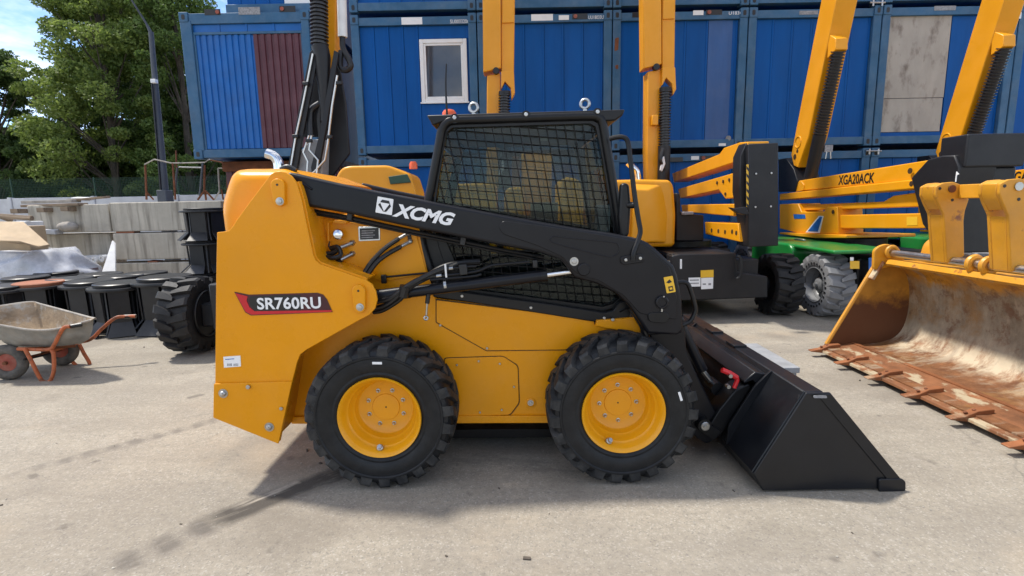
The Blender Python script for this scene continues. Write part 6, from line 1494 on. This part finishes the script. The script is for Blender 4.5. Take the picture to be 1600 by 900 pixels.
# ---- lift behind the cab
lb1 = thing('boom_lift', (-0.15, 8.2, 0), 'yellow boom lift standing directly behind the skid-steer cab', 'boom lift', 'boom lifts parked in front of the cabins')
chassis(lb1, -0.15, 7.13)
for sx_, inw in ((-1.32, 1), (1.02, -1)):
    for yy in (7.13, 9.43): lift_wheel(lb1, (sx_, yy, 0.42), inw)
upright_boom(lb1, -251, 6, 8.9)
for nm, pts, y in (('turntable_hood', [(705, 400), (707, 292), (713, 287), (772, 286), (775, 290), (776, 400)], 7.3), ('turntable_hood', [(786, 400), (788, 300), (795, 293), (818, 292), (824, 400)], 7.5), ('turntable_hood', [(874, 400), (876, 284), (884, 276), (905, 280), (912, 300), (912, 400)], 7.2)):
    MB().prism(rounded(PL(pts, y), 0.06), y, y+0.9).build(nm, M['lift_yellow'], lb1, bevel=0.03, seg=3)
yplate('boom_arm', 'lift_yellow', [(815, 240), (862, 240), (862, 400), (815, 400)], 8.3, 8.3, 8.6, lb1, 0.01)
yplate('boom_arm', 'rust', [(800, 245), (812, 245), (812, 400), (800, 400)], 8.3, 8.25, 8.6, lb1, 0.01)
yplate('end_box', 'lift_black', [(830, 316), (872, 316), (872, 365), (830, 365)], 7.0, 7.0, 7.3, lb1, 0.01)
# ---- lift with lettering on the arm, green base, grey tyre
def lettered_lift(ox, label, tyre='grey_rubber', full=True):
    """ox: shift along X in metres from the measured lift"""
    n0 = len(bpy.data.objects)
    t = thing('boom_lift', (5.25, 8.2, 0), label, 'boom lift', 'boom lifts parked in front of the cabins')
    chassis(t, 5.25, 6.98, half=1.17)
    for yy in (6.98, 9.2):
        lift_wheel(t, (4.05, yy, 0.42), 1, tyre, seed=0.15, hub='hub_grey' if tyre == 'grey_rubber' else 'lift_black'); lift_wheel(t, (6.45, yy, 0.42), -1, tyre, hub='hub_grey' if tyre == 'grey_rubber' else 'lift_black')
    # green mudguards / covers
    zt = PZ  # noqa
    MB().prismx(rounded([(6.35, 0.58), (6.40, 0.87), (6.55, 0.93), (9.75, 0.93), (9.8, 0.60)], 0.06, 4), 4.02, 4.62).build('green_cover', M['green_paint'], t, bevel=0.03, seg=3) if False else None
    gz = 0.93
    g1 = MB().prismx(rounded([(7.46, 0.55), (7.46, 0.86), (7.56, gz), (8.72, gz), (8.72, 0.55)], 0.05, 4), 4.0, 4.8).build('side_cover', M['green_paint'], t, bevel=0.03, seg=3)
    MB().prismx([(6.55, gz-0.06), (6.55, gz-0.01), (9.5, gz+0.012), (9.5, gz-0.05)], 4.04, 4.86).build('deck', M['green_paint'], t, bevel=0.02)
    MB().bb(4.9, 6.42, 8.7, 9.5, gz-0.05, gz+0.01).build('deck', M['green_paint'], t, bevel=0.02)
    MB().box((4.35, 7.9, gz+0.03), (0.05, 0.25, 0.03)).build('deck_handle', M['zinc'], t, bevel=0.01)
    MB().bb(4.48, 6.0, 6.45, 6.75, 0.28, 0.80).build('front_frame', M['lift_black'], t, bevel=0.03)
    yplate('yellow_sticker', 'decal_yellow', [(1329, 408), (1343, 408), (1343, 420), (1329, 420)], 6.44, 6.442, 6.448, t, 0)
    yplate('white_marker', 'decal_white', [(1329, 402), (1334, 402), (1334, 407.5), (1329, 407.5)], 6.44, 6.442, 6.448, t, 0)
    yplate('blue_sticker', 'decal_blue', [(1358, 403), (1364.5, 402.5), (1364.5, 421), (1358, 421.5)], 6.44, 6.442, 6.448, t, 0)
    X = 4.78
    xplate('boom_arm', 'lift_yellow', [(1244, 283), (1458, 249), (1447, 268), (1436, 281), (1244, 299)], X, X, X+0.28, t, 0.012)
    xplate('arm_cap', 'lift_yellow', [(1243, 286), (1252, 283), (1256, 289), (1256, 297), (1243, 300)], X-0.012, X-0.012, X, t, 0.004)
    xplate('boom_arm', 'lift_yellow', [(1218, 303), (1426, 280.5), (1434, 281), (1434, 293), (1428, 295), (1218, 313)], X-0.03, X-0.03, X+0.25, t, 0.012)
    xplate('boom_arm', 'lift_yellow', [(1253, 320), (1380, 315), (1395, 306), (1437, 300), (1441, 323), (1253, 329)], X+0.05, X+0.05, X+0.28, t, 0.012)
    xplate('boom_arm', 'lift_yellow', [(1312, 336), (1449, 333), (1456, 357), (1312, 357)], X+0.02, X+0.02, X+0.28, t, 0.012)
    tt = xplate('turntable', 'lift_yellow', [(1218, 319), (1247, 318), (1252, 331), (1287, 331), (1292, 323), (1308, 323), (1310, 366), (1246, 364), (1218, 357)], X-0.02, X-0.02, X+0.35, t, 0.01)
    xplate('turntable_edge', 'lift_yellow', [(1218, 363), (1322, 367), (1322, 372), (1270, 372), (1218, 366)], X-0.08, X-0.08, X+0.9, t, 0.01)
    xplate('delta_decal', 'decal_white', [(1259, 363), (1280, 337), (1287, 337.5), (1281, 364)], X-0.02, X-0.0235, X-0.021, t, 0)
    xplate('delta_decal', 'decal_blue', [(1262, 361.5), (1281, 338.5), (1285, 339), (1278, 362)], X-0.023, X-0.026, X-0.0237, t, 0)
    xplate('badge_plate', 'decal_blue', [(1240, 334.5), (1258, 335), (1259, 341.5), (1241, 342)], X-0.02, X-0.0235, X-0.021, t, 0)
    y0, z0 = PX(1311, 282, X); y1, z1 = PX(1366, 274.5, X)
    text('XGA20ACK', M['decal_black'], t, 'model_lettering', (X-0.003, (y0+y1)/2, (z0+z1)/2-0.01), abs(y0-y1)*1.02, 0.135, 0.0, 0, 0.012, 0.0015, facing='-X')
    for px, py, r in ((1422, 267, 0.035), (1424, 287, 0.03), (1301.5, 331, 0.03)):
        y, z = PX(px, py, X-0.03); MB().cyl((X-0.034, y, z), (X-0.028, y, z), r, 14).build('pivot_hole', M['seam_dark'], t)
    xplate('warning_sticker', 'decal_yellow', [(1417, 339), (1434, 338.6), (1434, 352), (1417, 352.4)], X+0.02, X+0.0165, X+0.0188, t, 0)
    kn = xplate('knuckle', 'lift_black', [(1458, 249), (1480, 243), (1500, 242), (1508, 262), (1500, 300), (1470, 380), (1449, 350), (1431, 278)], X+0.02, X-0.04, X+0.36, t, 0.015)
    yk = PX(1500, 270, X)[0]
    MB().prism(rounded([(X+0.0, 1.86), (X+0.62, 1.86), (X+0.66, 2.06), (X+0.62, 2.20), (X+0.0, 2.20)], 0.02), yk-0.05, yk+0.30).build('knuckle_box', M['lift_black'], t, bevel=0.02)
    MB().bb(X+0.04, X+0.6, yk, yk+0.3, 0.95, 1.86).build('knuckle_post', M['lift_black'], t, bevel=0.02)
    xplate('flag_marker', 'decal_white', [(1493, 284), (1495, 268), (1499, 272), (1495.5, 274), (1494.5, 284)], X-0.05, X-0.056, X-0.05, t, 0)
    bx = 4.78
    xplate('pivot_bracket', 'lift_black', [(1216, 249), (1228, 247), (1240, 264), (1246, 283), (1242, 299), (1216, 300)], bx-0.03, bx-0.03, bx+0.36, t, 0.01)
    yf = PX(1236, 246, bx)
    LF = [PX(1334, -260, bx), PX(1236, 242, bx), PX(1240, 259, bx), PX(1247, 262, bx), PX(1254, 240, bx), PX(1263, 215, bx), PX(1360, -260, bx)]
    MB().prismx(LF, bx, bx+0.31).build('upper_boom', M['lift_yellow'], t, bevel=0.012)
    nf = [PX(1324, 0, bx), PX(1293, 105, bx), PX(1271, 200, bx)]
    e0, e1 = PX(1293, 85, bx), PX(1264, 212, bx)
    A = Vector((bx+0.10, e0[0]-0.10, e0[1]+0.02)); B = Vector((bx+0.12, e1[0]-0.09, e1[1]))
    bellows(t, (A, B), 0.100)
    MB().prismx([(A.y-0.08, A.z+0.0), (A.y+0.12, A.z-0.08), (A.y+0.14, A.z+0.28), (A.y-0.06, A.z+0.16)], A.x-0.09, A.x+0.09).build('cylinder_mount', M['lift_yellow'], t, bevel=0.01)
    d = (B-A).normalized(); MB().cyl(B, B+d*0.75, 0.095, 14).build('lift_cylinder', M['lift_black'], t)
    c = B+d*0.22+Vector((0.17, -0.02, 0)); MB().box(c, (0.13, 0.05, 0.11)).build('valve_box', M['decal_grey'], t, bevel=0.006)
    for k in (-0.03, 0.03): MB().tube([c+Vector((k, -0.02, -0.05)), c+Vector((k*1.4, -0.02, -0.16))], 0.010, 6).build('valve_hose', M['zinc'], t)
    for px, py, r in ((1240, 243, 0.045), (1244, 234, 0.03)):
        y, z = PX(px+2, py+2, bx); MB().cyl((bx-0.004, y, z), (bx+0.002, y, z), r, 14).build('boom_hole', M['seam_dark'], t)
    y, z = PX(1247, 222, bx); MB().torus((bx, y, z), (1, 0, 0), 0.09, 0.012, 22, 6).build('boom_emboss', M['lift_yellow'], t)
    t.location.x += ox
    return t
lettered_lift(0.0, 'yellow boom lift on a green base with a grey tyre, model lettering on its arm')
lettered_lift(2.45, 'yellow boom lift behind the worn loader bucket, boom raised across the boarded cabin', 'black_solid_rubber')

# ---- lift at the rear of the skid-steer
la = thing('boom_lift', (-2.45, 6.8, 0), 'boom lift behind the skid-steer hood, with black twin rails and large bellows', 'boom lift', 'boom lifts parked in front of the cabins')
chassis(la, -2.45, 5.75, half=1.1)
for yy in (5.75, 8.05):
    lift_wheel(la, (-3.74, yy, 0.43), 1, seed=0.05); lift_wheel(la, (-1.16, yy, 0.43), -1)
YA = 6.6
MB().cyl((-3.43, 5.75, 0.43), (-3.395, 5.75, 0.43), 0.255, 32).build('wheel_back_plate', M['lift_black'], la)
MB().torus((-3.39, 5.75, 0.43), (1, 0, 0), 0.25, 0.012, 40, 6).build('wheel_back_ring', M['black_paint'], la)
MB().bb(-3.40, -3.0, 5.62, 5.88, 0.30, 0.56).build('hub_motor', M['lift_black'], la, bevel=0.02)
def ap(px, py, d=0.0): return P3(px, py, YA+d)
bellows(la, (ap(495, -220), ap(499.5, 73)), 0.105)
MB().tube([ap(499.5, 72), ap(504, 90), ap(507, 158), ap(507, 190)], [0.10, 0.095, 0.055, 0.05], 16).build('cylinder_cone', M['lift_black'], la)
yplate('boom_section', 'lift_yellow', [(505, -260), (527, -260), (524, 88), (518, 108), (509, 100)], YA+0.2, YA+0.2, YA+0.45, la, 0.012)
MB().cyl(ap(528, -230, 0.1), ap(535.5, 58, 0.1), 0.055, 14).build('white_cylinder', M['white_plastic'], la)
MB().tube(smooth_path([ap(535, 58, 0.1), ap(536, 75, 0.08), ap(546, 95, 0.05), ap(548, 104, 0.05), ap(540, 110, 0.05), ap(532, 104, 0.05), ap(533, 80, 0.08)], 5), 0.035, 9).build('hydraulic_hose', M['hose'], la)
yplate('side_rail', 'lift_black', [(486, 84), (491, 78), (497, 100), (478, 200), (466, 268), (451, 268)], YA, YA-0.05, YA+0.0, la, 0.006)
yplate('side_rail', 'lift_black', [(524, 80), (531, 84), (512, 200), (501, 262), (490, 276), (488, 262), (500, 215)], YA, YA-0.05, YA+0.0, la, 0.006)
yplate('rail_web', 'lift_black', [(494, 95), (500, 150), (498, 214), (470, 214)], YA+0.12, YA+0.12, YA+0.14, la, 0)
yplate('rail_web', 'lift_black', [(528, 90), (540, 160), (546, 240), (520, 275), (500, 268)], YA+0.25, YA+0.25, YA+0.30, la, 0.01)
yplate('grey_box', 'grey_box_paint', [(466, 240), (486, 218), (505, 217), (503, 282), (464, 282)], YA+0.02, YA+0.02, YA+0.35, la, 0.012)
for pts in ([(489, 84), (474, 160), (462, 215), (454, 262), (470, 272)], [(527, 118), (519, 165), (512, 225), (508, 250), (492, 268), (482, 275)], [(483, 212), (474, 238), (481, 252), (479, 280)], [(487, 212), (483, 234), (497, 250), (494, 280)]):
    MB().tube([ap(a, b, -0.07) for a, b in pts], 0.013, 8).build('steel_pipe', M['brushed_steel'], la)
for px, py in ((478, 131), (462, 213), (530, 130), (515, 214), (483, 220)): MB().box(ap(px, py, -0.075), (0.07, 0.05, 0.04)).build('pipe_clamp', M['hose'], la, bevel=0.006)
MB().tube(smooth_path([ap(500, 162, 0.05), ap(487, 172, 0.03), ap(485, 190, 0.02), ap(486, 212, 0.0)], 5), 0.04, 10).build('hydraulic_hose', M['hose'], la)
MB().tube(smooth_path([ap(505, 162, 0.05), ap(499, 185, 0.04), ap(503, 218, 0.04)], 5), 0.035, 10).build('hydraulic_hose', M['hose'], la)
hq = rounded(PL([(522, 372), (523, 285), (526, 272), (534, 262), (545, 259), (606, 258), (641, 272), (650, 300), (650, 372)], 5.9), [0, 0.04, 0.05, 0.05, 0.04, 0.05, 0.05, 0, 0], 4)
MB().prism(hq, 5.9, 6.5).build('turntable_hood', M['lift_yellow'], la, bevel=0.03, seg=3)
yplate('hood_grille', 'mesh_green', [(607, 276), (636, 272), (642, 285), (610, 288)], 5.88, 5.87, 5.91, la, 0.005)
MB().bb(-2.74, -2.12, 6.66, 7.3, 1.35, 1.92).build('riser', M['lift_black'], la, bevel=0.02)
MB().bb(-3.1, -1.05, 5.95, 7.9, 0.80, 1.35).build('turntable', M['lift_black'], la, bevel=0.03)
MB().lathe([(0.045, 0), (0.045, 0.05), (0.03, 0.08), (0.004, 0.08)], P3(646, 264, 6.0), (0, 0, 1), 14).build('beacon', M['beacon_orange'], la)
